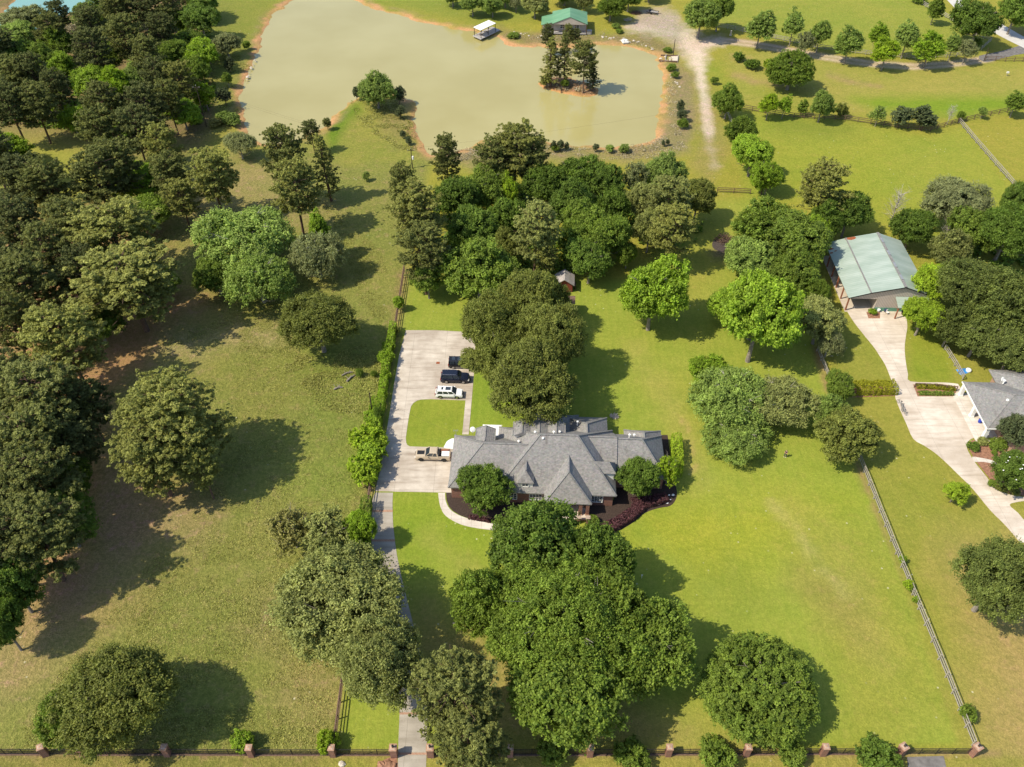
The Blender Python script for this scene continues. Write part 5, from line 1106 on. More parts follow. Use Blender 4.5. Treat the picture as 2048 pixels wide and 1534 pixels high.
def limbs(name, seed, h, r0, zc, R_, n=9, z0=.25, lean=.0, mat=None, twigs=0):
    rr_ = random.Random(seed); g = MB(); top = Vector((rr_.uniform(-.3,.3)+lean*h, rr_.uniform(-.3,.3), h*.86))
    P_ = lambda t_: Vector((top.x*t_*t_, top.y*t_, top.z*t_)); g.tube([Vector((0,0,-.25))] + [P_(k/6) for k in range(7)], [r0*1.35, r0*1.25, r0*.95, r0*.85, r0*.72, r0*.55, r0*.38, r0*.15], 8)
    for k in range(n):
        t_ = z0+(.92-z0)*k/n+rr_.uniform(-.03,.03); a = k*2.4+rr_.uniform(-.4,.4); s_ = P_(t_); ln = R_*rr_.uniform(.65,1.04)*(1-.35*t_); e_ = s_+Vector((math.cos(a)*ln, math.sin(a)*ln, ln*rr_.uniform(.25,.65)))
        m_ = (s_+e_)/2+Vector((rr_.uniform(-.2,.2), rr_.uniform(-.2,.2), -.08*ln)); rb = r0*.45*(1-t_*.5); g.tube([s_, m_, e_], [rb, rb*.7, rb*.2], 5)
        for j in range(2+twigs):
            b0 = m_.lerp(e_, rr_.random()*.8); a2 = a+rr_.uniform(-1.2,1.2); l2 = ln*rr_.uniform(.25,.5); g.tube([b0, b0+Vector((math.cos(a2)*l2, math.sin(a2)*l2, l2*rr_.uniform(.1,.7)))], [rb*.4, rb*.1], 4)
    me = bpy.data.meshes.new(name); me.from_pydata(g.v, [], g.f); me.update(); return me
def pine_crown(name, seed, h=18.0, R_=5.5, z0=.38, nb=44, leaf=.30, tuft=.62, top=.45, tall=False, per=20):
    rng = np.random.RandomState(seed); tips = []; br = []
    for k in range(nb):
        t_ = z0+(1-z0)*((k+.5)/nb)**.85; a = k*2.399+rng.uniform(-.35,.35); q = (t_-z0)/(1-z0)
        prof = math.sqrt(max(.06, 1-((q-.40)/.63)**2)) if not tall else (1-q)**.75*.95+.10
        ln = R_*prof*rng.uniform(.72, 1.10); z = h*t_*.985; rise = rng.uniform(.0,.32)+.5*q
        s_ = np.array([0,0,z-ln*.12]); d = np.array([math.cos(a), math.sin(a), rise*.6]); e_ = s_+d*ln; br.append((s_, e_, ln))
        if math.sin(a*2+seed)+math.sin(z*1.3+seed*2) > 1.2: ns = 1
        else: ns = max(4, int(ln*2.7))
        for j in range(ns):
            u = rng.uniform(.28, 1.0); p = s_+d*ln*u; sp = ln*.34*(1.15-u*.6); perp = np.array([-math.sin(a), math.cos(a), 0]); p = p+perp*rng.uniform(-sp, sp)+np.array([0,0,rng.uniform(-.25,.35)+.15*ln*u*u*.4]); tips.append(p)
            for _ in range(2): tips.append(p+rng.normal(size=3)*np.array([.7,.7,.3])*tuft)
    for _ in range(10): tips.append(np.array([0,0,h])+rng.normal(size=3)*np.array([.6,.6,.5]))
    tips = np.array(tips); n = len(tips); idx = np.repeat(np.arange(n), per); tt = rng.uniform(0,.6,n)*.6+.25*np.clip((tips[:,2]/h-z0)/(1-z0),0,1); th_ = rng.beta(2,2,n); tr_ = tuft*rng.uniform(.5,1.1,n)
    d = unit(rng, n*per, -.35); ctr = tips[idx]+d*tr_[idx,None]*.55*rng.uniform(.5,1.1,(n*per,1))*np.array([1,1,.8])
    nr = d*.6+rng.normal(size=d.shape)*.45+np.array([0,0,.5]); tint = np.stack([tt[idx]+rng.uniform(0,.4,len(idx)), th_[idx]*.7+rng.uniform(0,.4,len(idx))], 1)
    me = leaf_mesh(name, ctr, nr, leaf*rng.uniform(.7,1.2,n*per), .42, tint, rng)
    g = MB(); rr_ = random.Random(seed); bx, by = rr_.uniform(-.3,.3), rr_.uniform(-.3,.3)
    g.tube([(0,0,-.3),(bx*.5,by*.5,h*.3),(bx,by,h*.6),(0,0,h*.98)], [.34,.27,.19,.04], 8)
    for s_, e_, ln in br: m_ = (s_+e_)/2; m_[2] -= .05*ln; g.tube([tuple(s_), tuple(m_), tuple(e_)], [.075,.05,.02], 4)
    mt = bpy.data.meshes.new(name+'_trunk'); mt.from_pydata(g.v, [], g.f); mt.update(); return me, mt
def twig_mesh(name, seed, h, R_, n=70):
    g = MB(); rr_ = random.Random(seed); g.tube([(0,0,-.2),(.1,0,h*.5),(0,.1,h*.9)], [.16,.1,.03], 6)
    for k in range(n):
        t_ = .2+.75*rr_.random(); a = rr_.uniform(0,6.28); ln = R_*rr_.uniform(.5,1)*(1.1-t_*.5); s_ = Vector((0,0,h*t_)); m_ = s_+Vector((math.cos(a)*ln*.5, math.sin(a)*ln*.5, ln*.35)); e_ = s_+Vector((math.cos(a)*ln, math.sin(a)*ln, ln*rr_.uniform(.5,.9))); g.tube([s_,m_,e_],[.05,.03,.012],4)
        for j in range(3): b_ = m_.lerp(e_, rr_.random()); g.tube([b_, b_+Vector((rr_.uniform(-.8,.8), rr_.uniform(-.8,.8), rr_.uniform(.1,.8)))],[.018,.008],3)
    me = bpy.data.meshes.new(name); me.from_pydata(g.v, [], g.f); me.update(); return me

# prototypes: kind -> list of (crown mesh, trunk mesh, radius, height, crown centre height, object name, trunk material)
KIND = {}
def proto(kind, crown, trunk, R_, h, hc, nm, bark): KIND.setdefault(kind, []).append((crown, trunk, R_, h, hc, nm, bark))
for i in range(5):
    c_, t_ = pine_crown('pine_crown', 20+i, 18, 6.0, .36, 62, .21, .66); proto('pine', c_, t_, 6.5, 18, 12.4, 'pine_tree', 'bark_pine')
c_, t_ = pine_crown('pine_crown', 41, 20, 8.4, .28, 90, .21, .70); proto('bigpine', c_, t_, 9.0, 20, 13.0, 'pine_tree', 'bark_pine')
for i in range(2):
    c_, t_ = pine_crown('pine_crown', 30+i, 16, 3.4, .18, 60, .18, .46, tall=True, per=16); proto('slim', c_, t_, 3.5, 16, 9.0, 'pine_tree', 'bark_pine')
for i in range(3):
    proto('oak', broad_crown('crown', 50+i, 7.0, 9.6, 7.4, 16, 430, 120, .158, 1.02), limbs('trunk', i, 11, .42, 7, 6.4, 11), 7.6, 12.5, 7.9, 'oak_tree', 'bark')
def dome():
    return broad_crown('crown', 60, 7.6, 9.8, 5.0, 34, 950, 81, .145, .62, spread=.66, lobe_r=(.22, .28), core=.80)
proto('giant', broad_crown('crown', 65, 10.5, 12.0, 8.6, 30, 1600, 99, .155, .92, spread=.72, lobe_r=(.22, .36), core=.62), limbs('trunk', 12, 14, .6, 8, 9.5, 14), 11.2, 15.5, 8.8, 'broadleaf_tree', 'bark')
proto('round', dome(), limbs('trunk', 9, 9, .45, 6, 6.6, 12), 8.0, 10.8, 6.4, 'broadleaf_tree', 'bark')
for i in range(5):
    proto('leafy', broad_crown('crown', 170+i*7, 4.6, 7.4, 4.9, (12, 9, 16, 11, 14)[i], 320, 99, .145, .72), limbs('trunk', 20+i, 8, .26, 5, 4.2, 9), 5.0, 8.8, 5.2, 'broadleaf_tree', 'bark')
for i in range(2):
    proto('feather', broad_crown('crown', 80+i, 7.2, 7.6, 5.8, 18, 520, 58, .165, .95, .35, .66, (.28, .42), 1.0), limbs('trunk', 30+i, 9.5, .34, 6, 6.6, 14, .12, twigs=3), 7.8, 10.4, 5.9, 'broadleaf_tree', 'bark_pale')
for i in range(2):
    proto('airy', broad_crown('crown', 90+i, 4.0, 6.4, 4.6, 12, 170, 40, .16, .62, .75, .70, (.24, .38)), limbs('trunk', 40+i, 7.5, .16, 5, 3.9, 16, .18, twigs=3), 4.4, 8.2, 4.8, 'young_tree', 'bark')
for i in range(2):
    proto('young', broad_crown('crown', 96+i, 2.8, 7.8, 5.0, 12, 190, 72, .13, .55, .2, .52, (.32, .46)), limbs('trunk', 46+i, 8, .14, 5, 2.6, 12, .2), 3.0, 9.0, 5.2, 'young_tree', 'bark')
for i in range(2):
    proto('cedar', broad_crown('crown', 100+i, 1.9, 5.8, 3.1, 9, 130, 42, .13, .46, .1, .50, (.36, .52)), limbs('trunk', 50+i, 5.6, .10, 3, 1.6, 6), 2.1, 6.2, 3.2, 'cedar_tree', 'bark_pine')
for i in range(3):
    proto('shrub', broad_crown('shrub', 110+i, 1.7, 2.5, 1.25, 8, 95, 46, .12, .42, .05, .58, (.36, .5)), None, 1.9, 2.7, 1.3, 'shrub', 'bark')
proto('bare', twig_mesh('twigs', 3, 8, 3.0), None, 3.2, 9, 5.0, 'bare_tree', 'bark_pale')
rt = random.Random(77); used_ = {}
def T(kind, mat, px, py, rpx, h, label, group=None, sq=1.0, rz=None, v=None, name=None, parent=None):
    ps = KIND[kind]; i = used_.get(kind, 0); used_[kind] = i+1; cm, tm, R_, ph, phc, nm, bark = ps[(i if v is None else v) % len(ps)]
    hc = h*phc/ph; p = P(px, py, hc); r_m = rpx*Zat(py, hc)/F; sx = r_m/R_; nm = name or nm
    rz = rt.uniform(0, 6.28) if rz is None else rz
    cat = 'shrub' if kind == 'shrub' else 'tree'
    mt = L.get(mat) or M[mat]
    if tm is None:
        o = bpy.data.objects.new(nm, cm); col.objects.link(o)
        if not cm.materials: cm.materials.append(mt)
        o.material_slots[0].link = 'OBJECT'; o.material_slots[0].material = mt
        o.location = (p.x, p.y, 0); o.scale = (sx, sx*sq, h/ph); o.rotation_euler = (0, 0, rz); tag(o, label, cat, group); return o
    root = empty(nm, (p.x, p.y, 0), rz); root.rotation_euler = (rt.uniform(-.05, .05), rt.uniform(-.05, .05), rz); root.scale = (sx, sx*sq, h/ph); tag(root, label, cat, group)
    for nn, me_, m_ in (('crown', cm, mt), ('trunk', tm, M[bark])):
        o = bpy.data.objects.new(nn, me_); col.objects.link(o); o.parent = root
        if not me_.materials: me_.materials.append(m_)
        o.material_slots[0].link = 'OBJECT'; o.material_slots[0].material = m_
    return root
# kind, leaf colour, picture column and row of the crown centre, crown radius (px), height (m), label
TREES = [
# ---- big trees round the house
('giant','lush',1130,1240,158,18,'huge green tree at the centre bottom, the broadest crown of the cluster'),
('leafy','deep',1082,1088,100,15,'dark green tree touching the front walk, topmost of the big bottom cluster'),
('leafy','deep',1194,1112,70,14,'dark green tree right of the topmost one in the big cluster, below the porch'),
('leafy','lush',1140,1390,112,15,'dark green tree at the bottom of the big cluster above the front fence'),
('leafy','lush',1290,1298,92,14,'fresh green tree on the east side of the big cluster'),
('leafy','lush',1232,1215,80,16,'dark green tree between the broadest crown and the brighter east one'),
('leafy','lush',968,1200,66,13,'small leafy crown reaching west from the big cluster over the lawn'),
('round','lush',1520,1365,128,9.6,'perfectly round dense dark green tree alone in the lower right lawn'),
('pine','pine',908,1385,100,17,'olive leaning pine over the driveway at the bottom centre'),
('pine','pine',935,1478,80,14,'lower pine crown overhanging the driveway gate at the bottom edge'),
('oak','olive',674,1200,130,14,'large pale olive oak west of the driveway, the upper and wider of the pair'),
('oak','olive',762,1322,92,16,'tall pale olive oak west of the driveway, the lower of the pair'),
('airy','scrub',582,1052,52,9,'open yellowish tree in the pasture left of the driveway, leftmost of its group'),
('airy','olive',655,1062,60,9,'open pale tree between the leftmost yellowish one and the driveway fence'),
('leafy','olive',648,1108,44,8,'low pale tree just above the wide olive oak'),
('leafy','bright',716,1055,34,8,'bright green bushy tree crowding the fence beside the brick band of the drive'),
('oak','oak',1062,758,86,17,'big brown-tinged oak north of the brick house, lowest and nearest part of the clump'),
('oak','oak',1102,668,70,17,'big oak beside the garden shed, right part of the clump'),
('oak','oak',985,640,68,16,'big oak reaching west over the parking apron'),
('leafy','oak',1010,702,54,15,'lopsided crown filling the west side of the big oak clump'),
('leafy','oak',1098,700,50,14,'low crown filling the east side of the big oak clump'),
('leafy','oak',1108,598,34,12,'small crown tucked against the west wall of the garden shed'),
('oak','oak',1050,600,66,16,'oak at the back of the clump behind the shed'),
('leafy','deep',972,972,54,8,'round green tree in front of the garage wall of the brick house'),
('leafy','deep',1272,952,41,7.5,'round green tree in front of the east wing of the brick house'),
('airy','lime',1338,935,32,7,'open yellow-green tree at the east corner of the brick house'),
('leafy','bright',1307,578,70,17,'bright lime round tree alone on the lawn east of the shed'),
('leafy','bright',1520,625,84,20,'bright lime tree between the round lawn one and the barn'),
('leafy','bright',1470,610,50,9,'bright lime tree leaning west from the larger lime one near the barn'),
('feather','soft',1470,790,92,10,'sprawling feathery tree with dead limbs on the east lawn, left crown'),
('feather','olive',1560,800,78,9,'sprawling feathery tree on the east lawn, right crown with gnarled trunk'),
('leafy','bright',1425,742,42,7,'bright green leafy growth on the west side of the sprawling tree'),
('feather','soft',1475,870,70,6,'low hanging foliage at the bottom of the sprawling tree'),
('leafy','olive',1640,640,52,10,'olive lichen-covered oak left of the barn drive'),
('feather','grey',1660,682,32,7,'grey-barked small oak just below the olive one by the barn drive'),
('leafy','lush',1682,772,30,7,'bright green small tree beside the yellow-green clipped hedge'),
('leafy','oak',1690,862,62,10,'dark green tree at the top of the pale rail fence'),
('leafy','soft',1662,822,36,8,'green crown at the upper left of the tree above the rail fence'),
('young','lime',1912,983,27,4.5,'small yellow-green tree on the lawn beside the east drive'),
('oak','dark',1996,1150,82,14,'dark tree cut by the east edge below the neighbour drive'),
('leafy','cedar',2035,860,36,8,'dark green tree beside the front of the east neighbour house'),
('leafy','deep',2028,942,44,7,'magnolia with white blossoms in the red mulch of the east neighbour'),
# ---- left pasture
('bigpine','pinelight',340,842,122,18,'large spreading pine standing in the left pasture with a long shadow'),
('pine','pinelight',305,905,88,15,'pine crowded on the lower left side of the large spreading pine'),
('pine','pinelight',404,935,42,11,'narrow pine at the lower right foot of the large spreading pine'),
('oak','oak',635,636,80,13,'rounded dense oak west of the parking apron'),
('oak','oak',222,1382,116,13,'large dark oak near the front fence in the lower left'),
('leafy','lush',150,1420,62,10,'dark lower crown on the west side of the lower left oak'),
('feather','soft',482,470,108,15,'broad pale green feathery tree south-west of the pond'),
('feather','soft',515,550,76,12,'lower pale green crown under the broad feathery tree'),
('leafy','lush',430,545,46,9,'darker green tree on the left foot of the broad feathery tree'),
('feather','grey',632,500,60,12,'grey-green lichen-hung tree right of the broad feathery one'),
('young','bright',640,462,26,13,'bright green growth at the top of the lichen-hung tree'),
# ---- pines by the pond
('pine','pine',572,305,50,20,'tall dark pine south-west of the pond, its upper crown against the water'),
('pine','pinelight',588,372,56,18,'dense pine just below the tall one south-west of the pond'),
('slim','pinelight',651,330,34,17,'slim pine with bare lower trunk right of the dense pond pines'),
('pine','pinedark',622,262,22,9,'short dark pine at the water behind the slim one'),
('pine','pinelight',424,348,54,17,'olive pine standing alone left of the pond pines'),
('feather','grey',478,285,34,8,'grey thinly leaved tree at the south-west corner of the pond'),
('leafy','soft',753,176,38,10,'round green tree on the peninsula tip'),
('cedar','cedar',712,186,11,4,'small dark cedar left of the peninsula tree'),
('cedar','cedar',797,188,14,6,'dark cedar right of the peninsula tree'),
('cedar','cedar',800,222,12,4,'dark green cedar on the east slope of the peninsula'),
('cedar','cedar',805,268,7,2.5,'tiny cedar low on the peninsula bank'),
('cedar','cedar',816,282,8,2.2,'tiny bush beside the transformer pole'),
('cedar','pine',654,246,10,4,'small lone conifer on the south shore west of the peninsula'),
('cedar','soft',731,352,9,2.6,'tiny lone sapling on the grass below the peninsula'),
('slim','pinelight',1103,120,28,14,'island pine with see-through crown, leftmost'),
('slim','pine',1131,114,24,15,'island pine with see-through crown, second from the left'),
('pine','pine',1170,118,32,14.5,'island pine with the densest crown, on the right'),
('slim','pinedark',1186,152,20,8,'short island pine at the right shore'),
('pine','pinedark',1097,68,16,9,'dark pine on the bank in front of the cabin, left one'),
('pine','pine',1135,66,14,8,'dark pine on the bank in front of the cabin, middle one'),
('pine','pinedark',1152,72,14,7,'dark pine on the bank in front of the cabin, right one'),
('cedar','lush',1131,166,10,3,'small green bush among the island trunks'),
('cedar','pinelight',1092,160,14,4,'low pine growth at the left end of the island'),
# ---- centre wood
('pine','pinelight',1028,300,62,18,'tall spreading pine against the pond, tallest of the centre wood'),
('pine','pine',985,320,40,16,'pine on the left flank of the tallest centre pine'),
('pine','pine',1068,318,38,16,'pine on the right flank of the tallest centre pine'),
('pine','pine',895,312,36,15,'pine at the pond edge left of the tallest centre pine'),
('pine','pinelight',838,425,68,19,'tall olive pine at the west edge of the centre wood'),
('pine','pine',845,500,58,16,'lower olive pine at the head of the west plank fence'),
('leafy','lush',855,555,36,9,'green tree at the foot of the pines beside the plank fence'),
('pine','pine',800,370,32,16,'pine behind the tall olive one at the west edge of the centre wood'),
('leafy','deep',915,392,50,13,'blue-green broadleaf tree right of the tall west pine'),
('leafy','lush',975,375,46,13,'fresh green broadleaf tree below the tallest centre pine'),
('leafy','deep',945,455,54,13,'dark green broadleaf tree in the middle of the centre wood'),
('leafy','lush',958,535,72,13,'broad maple-green tree north of the parking apron'),
('leafy','deep',1010,430,38,12,'dark broadleaf tree left of the lone-trunk pine'),
('young','lime',1018,385,18,12,'thin yellow-green tree between the dark crowns of the centre wood'),
('pine','olive',1070,455,54,17,'olive pine with visible red trunk in the centre wood'),
('pine','pinelight',1090,512,26,10,'small pine beside the garden shed'),
('leafy','deep',1085,370,44,12,'dark broadleaf tree under the right flank pine'),
('leafy','deep',1150,345,48,13,'dark green broadleaf tree by the pond bank, right of the pines'),
('leafy','deep',1210,362,40,12,'blue-green broadleaf tree east of the pond-bank one'),
('leafy','deep',1148,408,48,13,'dark broadleaf tree above the vivid green twin crowns'),
('leafy','lush',1168,455,54,13,'vivid green tree, left of the twin crowns'),
('leafy','lush',1220,470,48,13,'vivid green tree, right of the twin crowns'),
('leafy','deep',1180,515,46,11,'dark green tree below the vivid twin crowns'),
('leafy','deep',1225,410,36,12,'green tree between the twin crowns and the thin grey trees'),
('airy','grey',1268,348,28,12,'thin grey-green tree east of the centre wood top'),
('leafy','soft',1330,345,42,11,'soft green tree at the upper east corner of the centre wood'),
('leafy','olive',1285,400,36,12,'yellow-olive tree between the thin grey one and the east pine'),
('pine','olive',1335,400,52,16,'olive pine at the east side of the centre wood'),
('pine','pinelight',1345,455,50,15,'olive pine with visible trunk near the brush pile'),
('leafy','oak',1395,395,38,11,'green tree at the left post of the farm gate'),
('leafy','lush',1255,500,24,8,'small green tree at the lower east edge of the twin crowns'),
('leafy','olive',1300,450,34,12,'olive crown left of the pine near the brush pile'),
('leafy','oak',1010,490,34,10,'shaded crown between the maple-green tree and the red-trunked pine'),
# ---- north-east
('leafy','lush',1485,262,32,10,'green tree at the top of the row right of the gravel lane'),
('leafy','bright',1506,305,44,11,'bright yellow-green tree in the row right of the gravel lane'),
('leafy','bright',1540,345,34,10,'green tree at the right of the bright row tree'),
('cedar','pine',1530,355,24,9,'dark conifer at the foot of the row right of the gravel lane'),
('pine','pinelight',1648,375,56,17,'big dark pine in the pasture behind the barn'),
('leafy','deep',1700,420,46,12,'dark broadleaf tree right of the pasture pine'),
('leafy','deep',1650,440,34,11,'dark crown under the pasture pine'),
('leafy','lush',1528,448,68,14,'large mid green tree left of the barn, left crown'),
('leafy','lush',1594,478,72,14,'large mid green tree left of the barn, right crown'),
('leafy','bright',1640,462,28,10,'bright green crown against the corner of the barn roof'),
('leafy','soft',1500,515,54,11,'softer green tree below the large mid green pair, left of the barn'),
('leafy','lush',1590,540,52,11,'green tree hidden between the lime tree and the barn'),
('leafy','lush',1640,585,22,8,'green tree beside the barn posts'),
('leafy','deep',1826,453,46,10,'dark green tree touching the back of the barn'),
('oak','grey',1920,402,66,13,'broad grey-green tree in the east wood top'),
('leafy','lush',1960,455,52,12,'dark green tree under the broad grey one'),
('oak','deep',2020,455,66,14,'dark green tree at the east edge above the oak mass'),
('leafy','deep',2035,400,32,12,'dark crown at the east edge beside the straight pale fence'),
('leafy','olive',1905,495,38,10,'yellow-olive tree behind the barn'),
('leafy','lime',1872,560,44,11,'yellow-green tree beside the barn roof, upper crown'),
('leafy','lime',1848,628,42,9,'yellow-green tree beside the barn canopy, lower crown'),
('oak','dark',1950,570,78,14,'dark oak of the east mass, left crown beside the yellow-green tree'),
('oak','dark',2020,600,84,15,'dark oak of the east mass, right crown at the picture edge'),
('leafy','dark',1960,665,56,10,'dark oak crown with grey dead limbs, above the double-rail fence'),
('leafy','dark',2025,700,50,10,'dark oak crown behind the neighbour house roof'),
('leafy','dark',1905,650,38,9,'dark oak crown at the top of the double-rail fence'),
('bare','bark_pale',1794,410,30,10,'bare grey dead tree in the pasture behind the barn'),
('bare','bark_pale',1900,452,24,8,'bare pale tree inside the east wood'),
('bare','bark_pale',1902,226,15,6,'bare pale tree on the pasture fence right of the dark cedars'),
('round','lush',1585,132,52,12,'large round green tree in the loop of the lane'),
('shrub','lime',1546,128,18,4,'yellow-green bush on the left of the large round lane tree'),
('leafy','soft',1402,28,39.6,13.5,'green tree by the gravel yard, left crown'),
('leafy','lush',1440,14,30.8,13.5,'darker green tree by the gravel yard, right crown'),
('young','soft',1522,52,31.9,12.2,'young tree by the two-track lane, 1st and densest from the left'),
('young','soft',1588,48,22,12.2,'young tree by the two-track lane, 2nd from the left, with cone top'),
('airy','grey',1614,80,22,9.5,'thin greyish young tree just above the large round lane tree'),
('young','soft',1642,66,23.1,10.8,'young tree north of the lane, 3rd of the back row'),
('young','soft',1700,82,30.8,12.2,'blue-tinged young tree south of the fence, right of the round lane tree'),
('young','bright',1758,70,22,10.8,'slender young tree behind the yellow-green pair on the lane'),
('young','lime',1775,100,28.6,10.8,'yellow-green young tree on the lane, left of the pair'),
('young','soft',1816,72,25.3,12.2,'pale young tree behind the yellow-green pair, on its right'),
('young','bright',1862,90,33,12.2,'yellow-green young tree on the lane, right of the pair'),
('young','soft',1908,88,16.5,9.5,'small young tree near the east end of the lane row'),
('airy','grey',1936,96,22,8.8,'sparse young tree, last on the east end of the lane'),
('shrub','lush',1950,86,14,3,'green bush at the fence corner by the lane mouth'),
('leafy','deep',1963,36,46.2,16.2,'large dark green tree between the pasture fence and the pale road'),
('leafy','deep',2036,14,37.4,14.9,'dark tree across the pale road in the top right corner'),
('young','lush',1872,16,18.7,9.5,'small green tree on the slanting pasture fence'),
('shrub','lush',1931,66,11,3,'bush at the foot of the large dark roadside tree'),
('shrub','lush',1838,-2,16,3,'bush on the slanting fence at the top edge'),
('leafy','lush',1456,199,30.8,9.5,'green tree where the lane fence begins'),
('young','lime',1539,208,19.8,8.1,'yellow-green tree on the curving pasture fence, leftmost'),
('young','bright',1570,209,14.3,7.4,'thin yellow-green tree on the curving fence, second'),
('cedar','lush',1604,214,13,5,'small cone-shaped green tree on the curving fence, third'),
('leafy','soft',1646,206,25.3,9.5,'rounded green tree on the curving fence, fourth'),
('shrub','oak',1684,222,15,4,'dull green bush on the curving fence beside the rounded tree'),
('airy','soft',1758,226,17.6,6.8,'sparse pale tree on the curving fence left of the dark cedars'),
('cedar','cedar',1804,230,22,7,'dark cedar on the curving fence, left of two'),
('cedar','cedar',1851,236,29,7,'dark cedar on the curving fence, right and larger of two'),
('shrub','lush',1923,232,10,3,'small bush where the straight fence meets the curving one'),
('airy','soft',1967,222,11,4.1,'tiny pale tree on the rising part of the curving fence'),
('young','lush',2033,203,20.9,8.1,'green tree at the east end of the curving fence'),
('cedar','lush',1429,160,9,2.6,'tiny dark bush beside the gravel lane'),
('cedar','cedar',1361,212,10,4,'dark bush on the east bank of the pond, upper of the pair'),
('cedar','cedar',1364,228,12,4,'dark bush on the east bank, middle'),
('shrub','lush',1367,247,12,3,'bright green bush on the east bank, lowest'),
('shrub','deep',1478,114,14,2.6,'pale-tipped oleander bush in the lane loop, left one'),
('shrub','deep',1506,128,18,3,'pale-tipped oleander bush in the lane loop, right one'),
# ---- along the pond bank
('shrub','lush',1342,134,11,2.4,'green bush below the ruined boat ramp'),
('shrub','lush',1350,150,9,2,'small bush under the larger one by the boat ramp'),
('shrub','lush',1336,100,11,1.5,'low weeds above the ruined boat ramp'),
('shrub','lush',1025,70,14,1.6,'low green weeds between dock and cabin'),
('cedar','cedar',1107,290,8,3,'tiny cedar on the south bank right of the pines, leftmost'),
('cedar','cedar',1121,289,9,3.4,'tiny cedar on the south bank, second from left'),
('shrub','lush',1110,297,9,1.8,'green bush at the foot of the two south bank cedars'),
('cedar','cedar',1133,292,6,2.4,'tiny cedar on the south bank, third from left'),
('cedar','cedar',1191,294,7,2.6,'tiny cedar alone in the middle of the south bank'),
('shrub','soft',1219,297,10,2.2,'pale bush on the south bank, left of two'),
('shrub','soft',1247,296,12,2.4,'pale bush on the south bank, right of two'),
('cedar','cedar',1326,286,5,2,'tiny cedar at the south-east bank, left of two'),
('cedar','cedar',1336,284,5,2,'tiny cedar at the south-east bank, right of two'),
('shrub','soft',1232,52,10,1.6,'small leafy sapling on the gravel track by the cabin'),
('shrub','lush',1238,62,9,1.4,'low bush on the bank below the sapling'),
# ---- behind the cabin
('leafy','soft',945,4,26,8,'pale green tree at the top edge above the dock, left one'),
('leafy','soft',985,6,24,8,'pale green tree at the top edge above the dock, second'),
('airy','grey',1032,2,16,7,'thin pale tree at the top edge between dock and cabin'),
('leafy','olive',1070,6,28,9,'olive tree at the top edge left of the cabin roof'),
('leafy','soft',905,-14,24,8,'pale green tree cut by the top edge left of the dock'),
('leafy','deep',1010,-16,30,9,'dark tree cut by the top edge between dock and cabin'),
('leafy','olive',1168,-2,20,8,'olive tree just behind the cabin roof'),
('leafy','lush',1222,10,30,9,'green tree right of the cabin at the top edge'),
('leafy','deep',1258,-8,26,9,'dark green tree at the top edge by the gravel yard'),
('leafy','deep',1130,-20,34,9,'dark tree cut by the top edge behind the cabin'),
('leafy','deep',1300,-26,24,9,'dark tree cut by the top edge beyond the trailer'),
# ---- scrub and hedge plants
('shrub','lime',740,872,40,4.5,'bright green bush beside the drive, largest of the fence-side clump'),
('shrub','lime',731,942,36,4.5,'bright green bush beside the drive, lowest of the fence-side clump'),
('shrub','bright',740,906,34,4.2,'bright green bush between the two largest fence-side ones'),
('shrub','bright',748,835,20,3,'green bush at the top of the fence-side clump'),
('shrub','deep',757,832,12,4,'dark green bush on the fence above the bright clump'),
('shrub','bright',773,715,20,3,'green vine-covered fence bush, upper'),
('shrub','bright',776,693,15,2.8,'green vine bush at the top of the overgrown fence'),
('shrub','bright',771,752,12,2.5,'green vine bush below the upper one on the fence'),
('shrub','lime',767,790,11,2.5,'yellow-green vine bush low on the overgrown fence'),
('young','bright',796,602,13,4,'small green sapling on the plank fence north of the apron'),
('shrub','oak',790,662,9,2.4,'dull green bush on the fence at the apron corner'),
('shrub','lush',719,746,9,1.8,'small bright weed clump beside the fallen logs'),
('shrub','lush',748,747,8,1.4,'smaller weed clump between the logs and fence'),
('shrub','bright',482,1484,24,3,'round bright green bush against the iron fence in the lower left'),
('shrub','lime',656,1482,25,3,'yellow-green bush where the west boundary meets the front fence'),
('shrub','lush',1107,1506,36,3.2,'front shrub on the verge, 1st from the driveway'),
('shrub','lush',1267,1506,38,3.2,'front shrub on the verge, 2nd from the driveway'),
('shrub','lush',1430,1506,39,3.2,'front shrub on the verge, 3rd from the driveway'),
('shrub','lush',1582,1510,33,3,'front shrub on the verge, 4th from the driveway'),
('shrub','deep',1757,1506,44,3.6,'front shrub on the verge, 5th and largest, beside the asphalt'),
('shrub','bright',1806,1120,8,1.6,'tiny bush on the pale rail fence, uppermost'),
('shrub','lime',1817,1171,12,2,'bright bush on the pale rail fence, middle'),
('shrub','bright',1831,1198,7,1.4,'tiny bush just below the bright one on the rail fence'),
('shrub','lush',1936,1425,19,2.2,'green bush near the bottom of the pale rail fence'),
('shrub','lush',1187,1040,12,1.5,'spiky yellow-green plant beside the porch piers'),
('shrub','bright',1746,622,9,1.4,'clipped round bush in the barn bed'),
('shrub','deep',1948,893,13,1.4,'blue-green shrub at the tip of the east mulch bed'),
('shrub','olive',1965,882,13,1.2,'olive shrub in the east bed below the porch'),
('shrub','lush',1990,892,14,1.4,'green shrub in the east bed, third along the wall'),
('shrub','lush',2008,888,14,1.4,'green shrub in the east bed nearest the dark tree'),
('shrub','lush',1989,906,7,0.9,'tiny green plant alone in the red mulch'),
('shrub','lush',1984,966,10,1,'low green plant on the curved edge of the east bed'),
('shrub','oak',2003,975,13,1.2,'low dull plant below the magnolia'),
('shrub','oak',2030,983,13,1.2,'low plant at the lower edge of the east bed'),
]
